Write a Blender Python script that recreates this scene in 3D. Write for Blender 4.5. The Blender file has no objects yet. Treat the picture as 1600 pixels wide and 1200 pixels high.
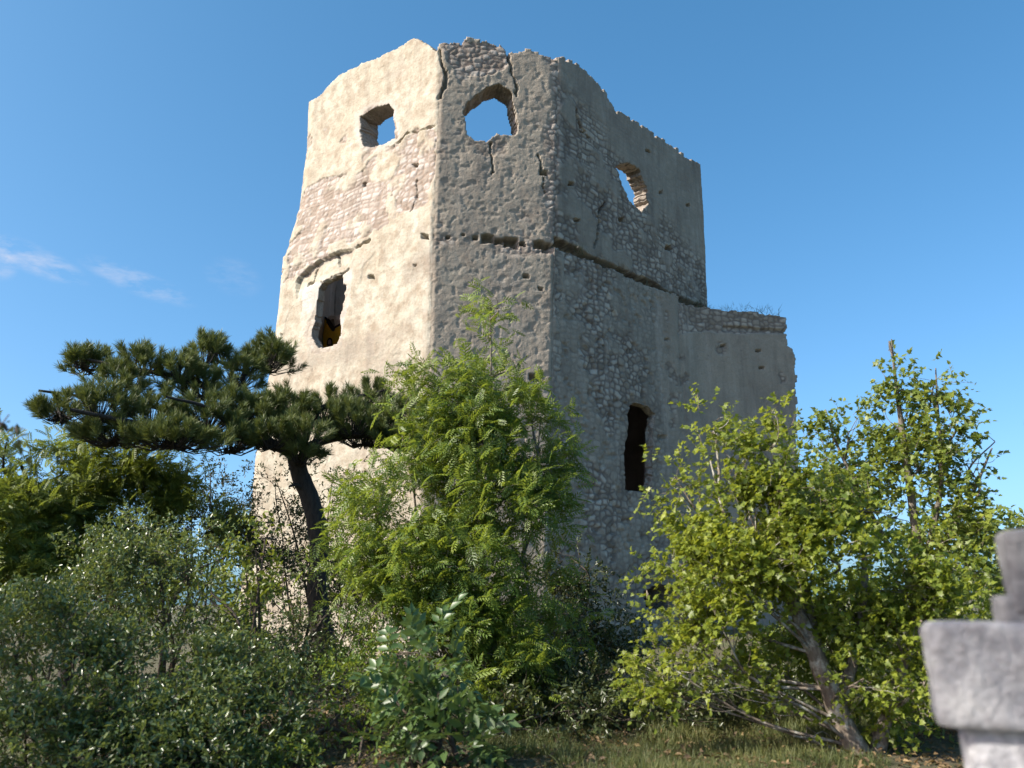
import bpy, math, random
import numpy as np
from mathutils import Matrix

S = bpy.context.scene
COL = S.collection
random.seed(7)
RNG = np.random.default_rng(11)
rad = math.radians

# ------------------------------------------------------------------ camera
FPX, PITCH, ROLL = 1350.0, rad(14.0), rad(-0.8)
CAM = np.array([0.0, 0.0, 1.6])
_f = np.array([0, math.cos(PITCH), math.sin(PITCH)])
_u = np.array([0, -math.sin(PITCH), math.cos(PITCH)])
_r = np.array([1.0, 0, 0])
CR = _r * math.cos(ROLL) + _u * math.sin(ROLL)
CU = _u * math.cos(ROLL) - _r * math.sin(ROLL)
CF = _f
cam_data = bpy.data.cameras.new('camera')
cam_data.sensor_width = 36.0
cam_data.lens = FPX / 1600 * 36.0
cam_data.clip_start = 0.05
cam_data.clip_end = 5000
cam_data.dof.use_dof = True
cam_data.dof.focus_distance = 22.0
cam_data.dof.aperture_fstop = 1.6
cam = bpy.data.objects.new('camera', cam_data)
COL.objects.link(cam)
cam.matrix_world = Matrix(((CR[0], CU[0], -CF[0], CAM[0]), (CR[1], CU[1], -CF[1], CAM[1]),
                           (CR[2], CU[2], -CF[2], CAM[2]), (0, 0, 0, 1)))
S.camera = cam

# ------------------------------------------------------------------ light
SUN_AZ, SUN_EL = 249.5, 37.0
sd = bpy.data.lights.new('sun', 'SUN')
sd.energy = 4.9
sd.angle = rad(0.5)
sd.color = (1.0, 0.94, 0.84)
sun = bpy.data.objects.new('sun', sd)
COL.objects.link(sun)
sv = np.array([math.sin(rad(SUN_AZ)) * math.cos(rad(SUN_EL)), math.cos(rad(SUN_AZ)) * math.cos(rad(SUN_EL)), math.sin(rad(SUN_EL))])
from mathutils import Vector
sun.rotation_euler = Vector(sv).to_track_quat('Z', 'Y').to_euler()
sun.location = (-30, -10, 40)
W = bpy.data.worlds.new('World')
S.world = W
W.use_nodes = True
nt = W.node_tree
bg = nt.nodes['Background']
sky = nt.nodes.new('ShaderNodeTexSky')
sky.sky_type = 'NISHITA'
sky.sun_disc = False
sky.sun_elevation = rad(SUN_EL)
sky.sun_rotation = rad(SUN_AZ)
sky.altitude = 300
sky.air_density = 0.6
sky.dust_density = 2.5
sky.ozone_density = 1.5
bg.inputs['Strength'].default_value = 0.11
# camera response: each channel of the sky gets its own exponent and gain
sep = nt.nodes.new('ShaderNodeSeparateColor')
com = nt.nodes.new('ShaderNodeCombineColor')
nt.links.new(sky.outputs[0], sep.inputs[0])
for ch, (g_, k_) in enumerate(((1.15, .846), (.85, 1.55), (.80, 1.92))):
    pw = nt.nodes.new('ShaderNodeMath')
    pw.operation = 'POWER'
    nt.links.new(sep.outputs[ch], pw.inputs[0])
    pw.inputs[1].default_value = g_
    mu = nt.nodes.new('ShaderNodeMath')
    mu.operation = 'MULTIPLY'
    nt.links.new(pw.outputs[0], mu.inputs[0])
    mu.inputs[1].default_value = k_
    nt.links.new(mu.outputs[0], com.inputs[ch])
SKY_COLOR = com.outputs[0]
S.view_settings.view_transform = 'Standard'
S.view_settings.look = 'None'
S.view_settings.exposure = 0.8
S.view_settings.gamma = 1.0
S.cycles.max_bounces = 8
S.cycles.transparent_max_bounces = 8


def ray(px, py):
    return CF + CR * (px - 800) / FPX - CU * (py - 600) / FPX


def at(px, py, d):
    v = ray(px, py)
    return CAM + v * (d / math.hypot(v[0], v[1]))


def project(P):
    d = P - CAM
    z = d @ CF
    return 800 + FPX * (d @ CR) / z, 600 - FPX * (d @ CU) / z


def azv(a):
    return np.array([math.sin(rad(a)), math.cos(rad(a)), 0.0])


def on_plane(px, py, p0, n):
    v = ray(px, py)
    return CAM + v * (((p0 - CAM) @ n) / (v @ n))


# wispy clouds: noise in the world's own direction space, only low in the western sky
def wn(t):
    return nt.nodes.new(t)


def build_clouds():
    tc = wn('ShaderNodeTexCoord')
    total = None
    for (px, py, sx, sy, amp) in ((52, 405, .050, .014, 1.0), (-5, 412, .018, .016, .8), (215, 440, .055, .013, .85), (365, 432, .03, .02, .3)):
        c = ray(px, py)
        c = c / np.linalg.norm(c)
        e = np.cross(c, [0, 0, 1]); e /= np.linalg.norm(e)
        n = np.cross(e, c)
        e2 = e * math.cos(.28) - n * math.sin(.28)
        n2 = n * math.cos(.28) + e * math.sin(.28)
        sub = wn('ShaderNodeVectorMath'); sub.operation = 'SUBTRACT'
        nt.links.new(tc.outputs['Generated'], sub.inputs[0]); sub.inputs[1].default_value = c
        comps = []
        for v, s in ((e2, sx), (n2, sy)):
            d = wn('ShaderNodeVectorMath'); d.operation = 'DOT_PRODUCT'
            nt.links.new(sub.outputs[0], d.inputs[0]); d.inputs[1].default_value = v / s
            q = wn('ShaderNodeMath'); q.operation = 'MULTIPLY'
            nt.links.new(d.outputs['Value'], q.inputs[0]); nt.links.new(d.outputs['Value'], q.inputs[1])
            comps.append(q)
        a = wn('ShaderNodeMath'); a.operation = 'ADD'
        nt.links.new(comps[0].outputs[0], a.inputs[0]); nt.links.new(comps[1].outputs[0], a.inputs[1])
        m = wn('ShaderNodeMapRange'); m.interpolation_type = 'SMOOTHERSTEP'
        nt.links.new(a.outputs[0], m.inputs['Value'])
        m.inputs['From Min'].default_value = 0; m.inputs['From Max'].default_value = 1.6
        m.inputs['To Min'].default_value = amp; m.inputs['To Max'].default_value = 0
        if total is None:
            total = m.outputs['Result']
        else:
            ad = wn('ShaderNodeMath'); ad.operation = 'ADD'
            nt.links.new(total, ad.inputs[0]); nt.links.new(m.outputs['Result'], ad.inputs[1])
            total = ad.outputs[0]
    mp = wn('ShaderNodeMapping'); mp.inputs['Rotation'].default_value = (0, .3, .2); mp.inputs['Scale'].default_value = (14, 14, 46)
    nt.links.new(tc.outputs['Generated'], mp.inputs['Vector'])
    no = wn('ShaderNodeTexNoise'); no.inputs['Scale'].default_value = 2.2; no.inputs['Detail'].default_value = 6
    no.inputs['Roughness'].default_value = .62
    nt.links.new(mp.outputs[0], no.inputs['Vector'])
    r = wn('ShaderNodeMapRange'); r.inputs['From Min'].default_value = .40; r.inputs['From Max'].default_value = .70
    nt.links.new(no.outputs[0], r.inputs['Value'])
    mu = wn('ShaderNodeMath'); mu.operation = 'MULTIPLY'
    nt.links.new(total, mu.inputs[0]); nt.links.new(r.outputs[0], mu.inputs[1])
    sc = wn('ShaderNodeMath'); sc.operation = 'MULTIPLY'; sc.inputs[1].default_value = .55
    nt.links.new(mu.outputs[0], sc.inputs[0])
    mx = wn('ShaderNodeMix'); mx.data_type = 'RGBA'
    nt.links.new(sc.outputs[0], mx.inputs['Factor'])
    nt.links.new(SKY_COLOR, mx.inputs['A'])
    mx.inputs['B'].default_value = (3.4, 3.8, 4.8, 1)
    nt.links.new(mx.outputs['Result'], bg.inputs['Color'])


build_clouds()


# ------------------------------------------------------------------ numpy helpers
def _h(*ks):
    x = np.zeros(np.broadcast(*ks).shape, np.uint32)
    for i, k in enumerate(ks):
        x = x ^ (np.asarray(k).astype(np.int64).astype(np.uint32) * np.uint32((374761393, 668265263, 2246822519, 3266489917)[i]))
        x = (x ^ (x >> np.uint32(13))) * np.uint32(1274126177)
        x = x ^ (x >> np.uint32(16))
    return (x & np.uint32(0xFFFFFF)).astype(np.float64) / 0xFFFFFF


def vnoise(x, y, seed=0):
    xi, yi = np.floor(x), np.floor(y)
    fx, fy = x - xi, y - yi
    fx, fy = fx * fx * (3 - 2 * fx), fy * fy * (3 - 2 * fy)
    sd_ = np.zeros_like(xi) + seed
    a, b = _h(xi, yi, sd_), _h(xi + 1, yi, sd_)
    c, d = _h(xi, yi + 1, sd_), _h(xi + 1, yi + 1, sd_)
    return (a * (1 - fx) + b * fx) * (1 - fy) + (c * (1 - fx) + d * fx) * fy


def fbm(x, y, seed=0, oct=4, gain=.5):
    t, a, n = 0, 1, 0
    for i in range(oct):
        t = t + a * vnoise(x * 2 ** i, y * 2 ** i, seed + i * 17)
        n += a
        a *= gain
    return t / n


def sstep(a, b, x):
    t = np.clip((x - a) / (b - a), 0, 1)
    return t * t * (3 - 2 * t)


def masonry(s, z, seed, h0, w0, warp=.07):
    s = s + warp * 2 * (fbm(s * 1.3, z * 1.3, seed + 5, 3) - .5) * 2
    z = z + warp * (fbm(s * 1.1 + 9, z * 1.6, seed + 6, 3) - .5) * 2 + .35 * (fbm(s * .15, z * .1, seed + 8, 2) - .5)
    r = np.random.default_rng(seed)
    edges = np.cumsum(r.uniform(.55, 1.45, 800) * h0) - 6
    row = np.searchsorted(edges, z)
    row = np.clip(row, 1, 798)
    zl, zh = edges[row - 1], edges[row]
    off = _h(row, row * 0 + seed) * 7
    w = w0 * (.7 + .7 * _h(row, row * 0 + seed + 3))
    q = (s + off) / w
    k = np.floor(q)

    def bd(k):
        return k + .62 * (_h(k, row, row * 0 + seed) - .5)
    k = np.where(q < bd(k), k - 1, k)
    k = np.where(q >= bd(k + 1), k + 1, k)
    dl, dr = (q - bd(k)) * w, (bd(k + 1) - q) * w
    d = np.minimum(np.minimum(dl, dr), np.minimum(z - zl, zh - z))
    return d, _h(k, row, row * 0 + seed + 77)


def rubble(s, z, seed, cw, chh, warp=.10):
    """random rubble: jittered cells, distance to the nearest joint and a random value per stone"""
    s = s + warp * 2 * (fbm(s * 1.7, z * 1.7, seed + 5, 3) - .5)
    z = z + warp * 1.4 * (fbm(s * 1.5 + 9, z * 1.9, seed + 6, 3) - .5)
    x, y = s / cw, z / chh
    xi, yi = np.floor(x), np.floor(y)
    f1 = np.full(x.shape, 9.0)
    f2 = np.full(x.shape, 9.0)
    ident = np.zeros(x.shape)
    sd0 = np.zeros(x.shape) + seed
    for dx in (-1, 0, 1):
        for dy in (-1, 0, 1):
            cx, cy = xi + dx, yi + dy
            sz = .42 * _h(cx, cy, sd0 + 9)
            px, py = cx + .1 + .8 * _h(cx, cy, sd0), cy + .12 + .76 * _h(cx, cy, sd0 + 3)
            d = np.maximum(np.abs(x - px), np.abs(y - py)) * .55 + .45 * np.hypot(x - px, y - py) - sz
            near = d < f1
            f2 = np.where(near, f1, np.minimum(f2, d))
            ident = np.where(near, _h(cx, cy, sd0 + 77), ident)
            f1 = np.where(near, d, f1)
    return (f2 - f1) * .5 * min(cw, chh), ident


def inpoly(X, Y, poly):
    c = np.zeros(X.shape, bool)
    n = len(poly)
    for i in range(n):
        x1, y1 = poly[i]
        x2, y2 = poly[(i + 1) % n]
        if y1 == y2:
            continue
        m = ((y1 > Y) != (y2 > Y)) & (X < (x2 - x1) * (Y - y1) / (y2 - y1) + x1)
        c ^= m
    return c


def dist_line(X, Y, pts):
    best = np.full(X.shape, 1e9)
    for (x1, y1), (x2, y2) in zip(pts[:-1], pts[1:]):
        dx, dy = x2 - x1, y2 - y1
        t = np.clip(((X - x1) * dx + (Y - y1) * dy) / (dx * dx + dy * dy + 1e-9), 0, 1)
        best = np.minimum(best, np.hypot(X - x1 - t * dx, Y - y1 - t * dy))
    return best


def link(name, me, mat=None, parent=None):
    o = bpy.data.objects.new(name, me)
    COL.objects.link(o)
    if mat is not None:
        me.materials.append(mat)
    if parent is not None:
        o.parent = parent
        o.matrix_parent_inverse = Matrix.Translation(-Vector(parent.location))
    return o


def mesh_np(name, V, F, mat=None, parent=None, attrs=None, smooth=False):
    """F: list of arrays of shape (n,k) with one k each"""
    me = bpy.data.meshes.new(name)
    V = np.asarray(V, np.float32)
    Fs = [np.asarray(f, np.int32) for f in (F if isinstance(F, list) else [F]) if len(f)]
    me.vertices.add(len(V))
    me.vertices.foreach_set('co', V.ravel())
    loops = np.concatenate([f.ravel() for f in Fs])
    tot = np.concatenate([np.full(len(f), f.shape[1], np.int32) for f in Fs])
    start = np.concatenate([[0], np.cumsum(tot)[:-1]]).astype(np.int32)
    me.loops.add(len(loops))
    me.loops.foreach_set('vertex_index', loops)
    me.polygons.add(len(tot))
    me.polygons.foreach_set('loop_start', start)
    me.polygons.foreach_set('loop_total', tot)
    if smooth:
        me.polygons.foreach_set('use_smooth', np.ones(len(tot), bool))
    for k, v in (attrs or {}).items():
        a = me.attributes.new(k, 'FLOAT', 'POINT')
        a.data.foreach_set('value', np.asarray(v, np.float32))
    me.update(calc_edges=True)
    return link(name, me, mat, parent)


def tag(o, label=None, cat=None, group=None, kind=None):
    for k, v in (('label', label), ('category', cat), ('group', group), ('kind', kind)):
        if v:
            o[k] = v
    return o


def empty(name, loc, label, cat, group=None):
    o = bpy.data.objects.new(name, None)
    o.empty_display_size = .3
    COL.objects.link(o)
    o.location = [float(c) for c in loc]
    return tag(o, label, cat, group)


class Tubes:
    def __init__(self):
        self.V, self.F, self.n = [], [], 0

    def add(self, pts, radii, k=6, wob=0.0):
        pts = np.asarray(pts, float)
        n = len(pts)
        T = np.gradient(pts, axis=0)
        T /= np.linalg.norm(T, axis=1)[:, None] + 1e-9
        ref = np.array([0.31, 0.87, 0.11])
        A = np.cross(T, ref)
        A /= np.linalg.norm(A, axis=1)[:, None] + 1e-9
        B = np.cross(T, A)
        th = np.arange(k) * 2 * math.pi / k
        rr = np.asarray(radii, float)[:, None] * (1 + wob * RNG.uniform(-1, 1, (n, k)))
        V = pts[:, None] + A[:, None] * (np.cos(th) * rr)[..., None] + B[:, None] * (np.sin(th) * rr)[..., None]
        self.V.append(V.reshape(-1, 3))
        i = np.arange(n - 1)[:, None] * k
        j = np.arange(k)[None]
        j2 = (j + 1) % k
        q = np.stack([i + j, i + j2, i + k + j2, i + k + j], -1).reshape(-1, 4) + self.n
        self.F.append(q)
        self.n += n * k

    def build(self, name, mat, parent):
        return mesh_np(name, np.concatenate(self.V), [np.concatenate(self.F)], mat, parent, smooth=True)


def curve(pts, n=10):
    """smooth Catmull-Rom through pts"""
    P = np.asarray(pts, float)
    if len(P) == 2:
        t = np.linspace(0, 1, n)[:, None]
        return P[0] * (1 - t) + P[1] * t
    Q = np.vstack([2 * P[0] - P[1], P, 2 * P[-1] - P[-2]])
    out = []
    m = max(2, n // (len(P) - 1))
    for i in range(1, len(Q) - 2):
        t = np.linspace(0, 1, m, endpoint=False)[:, None]
        a, b, c, d = Q[i - 1], Q[i], Q[i + 1], Q[i + 2]
        out.append(.5 * (2 * b + (c - a) * t + (2 * a - 5 * b + 4 * c - d) * t ** 2 + (3 * b - a - 3 * c + d) * t ** 3))
    out.append(P[-1:])
    return np.vstack(out)


# ------------------------------------------------------------------ materials
def mat_new(name):
    m = bpy.data.materials.new(name)
    m.use_nodes = True
    N = m.node_tree.nodes
    return m, m.node_tree, N, m.node_tree.links, N['Principled BSDF']


def n_noise(t, scale, detail=4, rough=.55, vec=None):
    n = t.nodes.new('ShaderNodeTexNoise')
    n.inputs['Scale'].default_value = scale
    n.inputs['Detail'].default_value = detail
    n.inputs['Roughness'].default_value = rough
    if vec is not None:
        t.links.new(vec, n.inputs['Vector'])
    return n.outputs[0]


def n_map(t, v, a, b, c=0.0, d=1.0):
    n = t.nodes.new('ShaderNodeMapRange')
    t.links.new(v, n.inputs['Value'])
    for k, x in zip(('From Min', 'From Max', 'To Min', 'To Max'), (a, b, c, d)):
        n.inputs[k].default_value = x
    return n.outputs['Result']


def n_mix(t, f, a, b, mode='MIX'):
    n = t.nodes.new('ShaderNodeMix')
    n.data_type = 'RGBA'
    n.blend_type = mode
    if isinstance(f, (int, float)):
        n.inputs['Factor'].default_value = f
    else:
        t.links.new(f, n.inputs['Factor'])
    for k, x in (('A', a), ('B', b)):
        if isinstance(x, tuple):
            n.inputs[k].default_value = (*x, 1)
        else:
            t.links.new(x, n.inputs[k])
    return n.outputs['Result']


def n_math(t, op, a, b=None):
    n = t.nodes.new('ShaderNodeMath')
    n.operation = op
    for i, x in enumerate((a, b)):
        if x is None:
            continue
        if isinstance(x, (int, float)):
            n.inputs[i].default_value = x
        else:
            t.links.new(x, n.inputs[i])
    return n.outputs[0]


def n_attr(t, name):
    n = t.nodes.new('ShaderNodeAttribute')
    n.attribute_name = name
    return n.outputs['Fac']


def n_pos(t):
    return t.nodes.new('ShaderNodeNewGeometry').outputs['Position']


def n_bump(t, h, strength, dist):
    n = t.nodes.new('ShaderNodeBump')
    n.inputs['Strength'].default_value = strength
    n.inputs['Distance'].default_value = dist
    t.links.new(h, n.inputs['Height'])
    return n.outputs['Normal']


def wall_material():
    m, t, N, L, P = mat_new('weathered_masonry')
    pos = n_pos(t)
    stone, tone, joint, grey, white = (n_attr(t, k) for k in ('stone', 'tone', 'joint', 'grey', 'white'))
    big = n_noise(t, .55, 5, .6, pos)
    mid = n_noise(t, 2.6, 6, .6, pos)
    fine = n_noise(t, 16, 5, .65, pos)
    pl = n_mix(t, n_map(t, big, .3, .7), (0.435, 0.395, 0.300), (0.52, 0.495, 0.40))
    pl = n_mix(t, n_map(t, mid, .40, .66), pl, (0.332, 0.279, 0.203))
    pl = n_mix(t, white, pl, (0.518, 0.486, 0.437))
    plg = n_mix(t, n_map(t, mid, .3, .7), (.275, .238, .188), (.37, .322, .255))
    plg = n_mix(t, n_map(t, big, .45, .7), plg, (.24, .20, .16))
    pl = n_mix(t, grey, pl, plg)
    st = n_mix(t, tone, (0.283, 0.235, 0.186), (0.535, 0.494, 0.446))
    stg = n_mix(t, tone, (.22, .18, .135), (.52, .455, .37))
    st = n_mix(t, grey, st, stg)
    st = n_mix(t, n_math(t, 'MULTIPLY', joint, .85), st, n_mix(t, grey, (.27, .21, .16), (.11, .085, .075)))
    c = n_mix(t, stone, pl, st)
    c = n_mix(t, n_map(t, fine, .30, .62, .45, 0), c, n_mix(t, .6, c, (.16, .13, .10)))
    # rain streaks and soot: noise drawn out downwards
    mp = N.new('ShaderNodeMapping')
    mp.inputs['Scale'].default_value = (1, 1, .12)
    L.new(pos, mp.inputs['Vector'])
    stk = n_noise(t, 2.4, 6, .62, mp.outputs[0])
    c = n_mix(t, n_math(t, 'MULTIPLY', n_map(t, stk, .50, .72), n_map(t, grey, 0, 1, .40, .62)), c, n_mix(t, .62, c, (.10, .085, .075)))
    c = n_mix(t, n_map(t, n_noise(t, 1.3, 7, .65, mp.outputs[0]), .56, .70, 0, .5), c, n_mix(t, .5, c, (.62, .55, .47)))
    # dark lichen speckle
    sp = n_noise(t, 5.5, 8, .7, pos)
    c = n_mix(t, n_math(t, 'MULTIPLY', n_map(t, sp, .60, .72), n_map(t, grey, 0, 1, .12, .55)), c, (.11, .10, .09))
    L.new(c, P.inputs['Base Color'])
    P.inputs['Roughness'].default_value = .95
    P.inputs['Specular IOR Level'].default_value = .12
    hh = n_math(t, 'ADD', n_noise(t, 9, 8, .62, pos), n_math(t, 'MULTIPLY', n_noise(t, 38, 5, .6, pos), .35))
    L.new(n_bump(t, hh, .65, .05), P.inputs['Normal'])
    return m


def bark_material(name, c1, c2, lichen=None):
    m, t, N, L, P = mat_new(name)
    pos = n_pos(t)
    mp = N.new('ShaderNodeMapping')
    mp.inputs['Scale'].default_value = (1, 1, .3)
    L.new(pos, mp.inputs['Vector'])
    n = n_noise(t, 22, 6, .65, mp.outputs[0])
    c = n_mix(t, n_map(t, n, .35, .65), c1, c2)
    if lichen:
        c = n_mix(t, n_map(t, n_noise(t, 7, 4, .6, pos), .5, .62), c, lichen)
    L.new(c, P.inputs['Base Color'])
    P.inputs['Roughness'].default_value = .9
    L.new(n_bump(t, n, .8, .03), P.inputs['Normal'])
    return m


def leaf_material(name, dark, mid, light, rough=.42, trans=.35, spec=.5, tcol=None):
    """leaf colours differ from leaf to leaf (rnd) and from bough to bough (world noise)"""
    m, t, N, L, P = mat_new(name)
    rnd = n_attr(t, 'rnd')
    pos = n_pos(t)
    n = n_noise(t, 1.1, 3, .55, pos)
    f = n_math(t, 'ADD', n_math(t, 'MULTIPLY', rnd, .6), n_math(t, 'MULTIPLY', n_map(t, n, .3, .7), .45))
    cr = N.new('ShaderNodeValToRGB')
    e = cr.color_ramp.elements
    e[0].position = .1; e[0].color = (*dark, 1)
    e[1].position = .95; e[1].color = (*light, 1)
    x = e.new(.5); x.color = (*mid, 1)
    L.new(f, cr.inputs[0])
    # paler underside
    back = N.new('ShaderNodeNewGeometry').outputs['Backfacing']
    c = n_mix(t, n_math(t, 'MULTIPLY', back, .35), cr.outputs[0], n_mix(t, .5, cr.outputs[0], (.13, .16, .08)))
    L.new(c, P.inputs['Base Color'])
    P.inputs['Roughness'].default_value = rough
    P.inputs['Specular IOR Level'].default_value = spec
    tr = N.new('ShaderNodeBsdfTranslucent')
    tc = n_mix(t, .55, c, tcol or (light[0] * 1.7, light[1] * 1.6, light[2] * .7))
    L.new(tc, tr.inputs['Color'])
    mx = N.new('ShaderNodeMixShader')
    mx.inputs[0].default_value = trans
    L.new(P.outputs[0], mx.inputs[1])
    L.new(tr.outputs[0], mx.inputs[2])
    L.new(mx.outputs[0], N['Material Output'].inputs['Surface'])
    return m


M = {}
M['wall'] = wall_material()
M['bark_dark'] = bark_material('dark_pine_bark', (.014, .011, .009), (.04, .033, .026))
M['bark_grey'] = bark_material('grey_bark', (.10, .085, .065), (.22, .19, .15))
M['bark_pale'] = bark_material('pale_maple_bark', (.10, .08, .06), (.25, .20, .15), (.42, .40, .34))
M['bark_brown'] = bark_material('brown_twig_bark', (.05, .035, .025), (.12, .09, .065))
M['ash'] = leaf_material('ash_leaf', (.05, .10, .022), (.12, .19, .03), (.25, .31, .045), .40, 0.38)
M['maple'] = leaf_material('maple_leaf', (.08, .125, .018), (.17, .22, .027), (.31, .35, .045), .45, .42)
M['maple_far'] = leaf_material('far_maple_leaf', (.065, .11, .022), (.135, .185, .03), (.25, .29, .045), .45, 0.35)
M['locust'] = leaf_material('locust_leaf', (0.052, 0.086, 0.019), (0.107, 0.159, 0.026), (0.202, 0.245, 0.039), .5, 0.40)
M['privet'] = leaf_material('small_glossy_leaf', (0.047, 0.082, 0.024), (0.095, 0.142, 0.039), (0.189, 0.232, 0.073), .30, 0.30, .7)
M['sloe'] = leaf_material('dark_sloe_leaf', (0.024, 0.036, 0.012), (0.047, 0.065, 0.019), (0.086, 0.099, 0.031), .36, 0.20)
M['lime'] = leaf_material('lime_leaf', (0.065, 0.099, 0.014), (0.112, 0.155, 0.017), (0.189, 0.224, 0.026), .42, 0.32)
M['walnut'] = leaf_material('broad_leaflet', (0.043, 0.086, 0.024), (0.073, 0.129, 0.034), (0.112, 0.172, 0.052), .40, 0.25)
M['pine'] = leaf_material('pine_needle', (0.029, 0.049, 0.014), (0.076, 0.108, 0.030), (0.180, 0.209, 0.065), .5, 0.15, .35)
M['grass'] = leaf_material('grass_blade', (0.039, 0.065, 0.015), (0.082, 0.103, 0.024), (0.181, 0.172, 0.052), .6, 0.20)


# ------------------------------------------------------------------ foliage builders
def basis(X, Nn):
    X = X / (np.linalg.norm(X, axis=1)[:, None] + 1e-9)
    Z = Nn - (Nn * X).sum(1)[:, None] * X
    Z /= np.linalg.norm(Z, axis=1)[:, None] + 1e-9
    Y = np.cross(Z, X)
    return np.stack([X, Y, Z], 1)            # (n,3axes,3)


def scatter(name, tmpl, pos, X, Nn, scale, mat, parent, rnd=None):
    tv, tf = tmpl
    n, k = len(pos), len(tv)
    B = basis(X, Nn)
    V = np.einsum('kj,njc->nkc', tv, B) * scale[:, None, None] + pos[:, None]
    F = [(f[None] + (np.arange(n) * k)[:, None, None]).reshape(-1, f.shape[1]) for f in tf]
    rnd = RNG.random(n) if rnd is None else rnd
    return mesh_np(name, V.reshape(-1, 3), F, mat, parent, {'rnd': np.repeat(rnd, k)})


def t_oval(w=.5, fold=.12, droop=.1):
    v = np.array([[0, 0, 0], [.28, -w * .42, fold * .8], [.68, -w * .40, fold * .7 - droop * .3], [1, 0, -droop],
                  [.68, w * .40, fold * .7 - droop * .3], [.28, w * .42, fold * .8]])
    return v, [np.array([[0, 1, 2, 3], [0, 3, 4, 5]])]


def t_tri(w=.5, fold=.12, droop=.08):
    v = np.array([[0, 0, 0], [.48, -w * .5, fold], [1, 0, -droop], [.48, w * .5, fold]])
    return v, [np.array([[0, 1, 2], [0, 2, 3]])]


def t_pinnate(pairs=5, lw=.30, ll=.36, droop=.30, broad=False):
    V, Q, T = [], [], []
    rx = np.linspace(.22, .93, pairs)

    def rz(x):
        return -droop * x * x
    for i in range(pairs + 1):
        sides = (-1, 1) if i < pairs else (0,)
        for sgn in sides:
            x0 = rx[i] if i < pairs else 1.0
            base = np.array([x0, sgn * .012, rz(x0)])
            ang = rad(62 - 16 * x0) * sgn
            d = np.array([math.cos(ang), math.sin(ang), -.18])
            d /= np.linalg.norm(d)
            s = np.array([-math.sin(ang), math.cos(ang), 0])
            l = ll * (1 - .35 * abs(x0 - .55))
            w = l * lw
            o = sum(len(a) for a in V)
            V.append(np.array([base, base + d * l * .45 + s * w + [0, 0, .03], base + d * l + [0, 0, -.05], base + d * l * .45 - s * w + [0, 0, .03]]))
            T += [[o, o + 3, o + 2], [o, o + 2, o + 1]]
    o = sum(len(a) for a in V)
    V.append(np.array([[0, .006, 0], [0, -.006, 0], [.5, .005, rz(.5)], [.5, -.005, rz(.5)], [1, 0, rz(1)]]))
    T += [[o, o + 1, o + 3], [o, o + 3, o + 2], [o + 2, o + 3, o + 4]]
    return np.concatenate(V), [np.array(T)]


def t_maple():
    out = np.array([[0, 0], [.06, -.20], [-.02, -.42], [.22, -.36], [.42, -.58], [.50, -.30], [.70, -.20], [1, 0],
                    [.70, .20], [.50, .30], [.42, .58], [.22, .36], [-.02, .42], [.06, .20]])
    z = .16 * np.abs(out[:, 1]) - .16 * out[:, 0] ** 2
    v = np.vstack([np.column_stack([out, z]), [[.30, 0, .0]]])
    c = len(out)
    f = [[i, (i + 1) % c, c] for i in range(c)]
    st = np.array([[0, .012, 0], [0, -.012, 0], [-.35, 0, .05]])
    v = np.vstack([v, st])
    f.append([c + 1, c + 3, c + 2])
    return v, [np.array(f)]


def rand_dir(n):
    v = RNG.normal(size=(n, 3))
    return v / np.linalg.norm(v, axis=1)[:, None]


def clump_frame(c):
    """clump given as picture point, picture radii, distance -> centre and world radii"""
    px, py, rx, ry, d = c[:5]
    ctr = at(px, py, d)
    depth = (ctr - CAM) @ CF
    a, b = rx / FPX * depth, ry / FPX * depth
    return ctr, np.array([a, c[5] if len(c) > 5 and c[5] else max(a, b) * .8 if a < b else a * .85, b])


def anchors(clumps, per_m3, shell=.55):
    P, O, K = [], [], []
    for i, c in enumerate(clumps):
        ctr, r = clump_frame(c)
        dens = c[6] if len(c) > 6 else 1.0
        n = max(4, int(per_m3 * dens * 4.19 * r[0] * r[1] * r[2]))
        d = rand_dir(n)
        rr = RNG.random(n) ** (1 / 3 * shell)
        # broken outline
        bump = .72 + .5 * vnoise(d[:, 0] * 2.2 + i * 7 + 50, d[:, 2] * 2.2 + d[:, 1] * 1.7 + 50, 5)
        P.append(ctr + d * r * (rr * bump)[:, None])
        q = P[-1]
        v = .65 * vnoise(q[:, 0] * 2.1 + q[:, 1] * .6 + 70, q[:, 2] * 2.3 + 70, 41) + .35 * vnoise(q[:, 1] * 2.4 + 70, q[:, 2] * 3.1 + q[:, 0] * 2.0 + 70, 43)
        k = RNG.random(n) < .13 + .87 * sstep(.38, .58, v)
        P[-1] = q[k]
        O.append(d[k])
        K.append(np.full(int(k.sum()), i))
    return np.concatenate(P), np.concatenate(O), np.concatenate(K)


def leaves_on_twigs(P, O, per, length, up=.35, spread=.75):
    """each anchor grows one short twig; leaves sit along it"""
    n = len(P)
    D = O * .7 + rand_dir(n) * spread + np.array([0, 0, up])
    D /= np.linalg.norm(D, axis=1)[:, None]
    L = length * RNG.uniform(.6, 1.35, n)
    t = (np.arange(per) + .5) / per
    T = t[None] + RNG.uniform(-.4, .4, (n, per)) / per
    bend = np.array([0, 0, -.25])
    pos = P[:, None] + (D[:, None] * T[..., None] + bend * (T ** 2)[..., None]) * L[:, None, None]
    side = rand_dir(n * per).reshape(n, per, 3)
    X = D[:, None] * .55 + side * .9 + np.array([0, 0, -.05])
    return pos.reshape(-1, 3), X.reshape(-1, 3), D, L, np.repeat(np.arange(n), per)


def up_normals(n, tilt=.6, bias=(-.28, -.12, 1.0)):
    v = np.array(bias)[None] + RNG.normal(size=(n, 3)) * tilt
    return v / np.linalg.norm(v, axis=1)[:, None]


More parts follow.
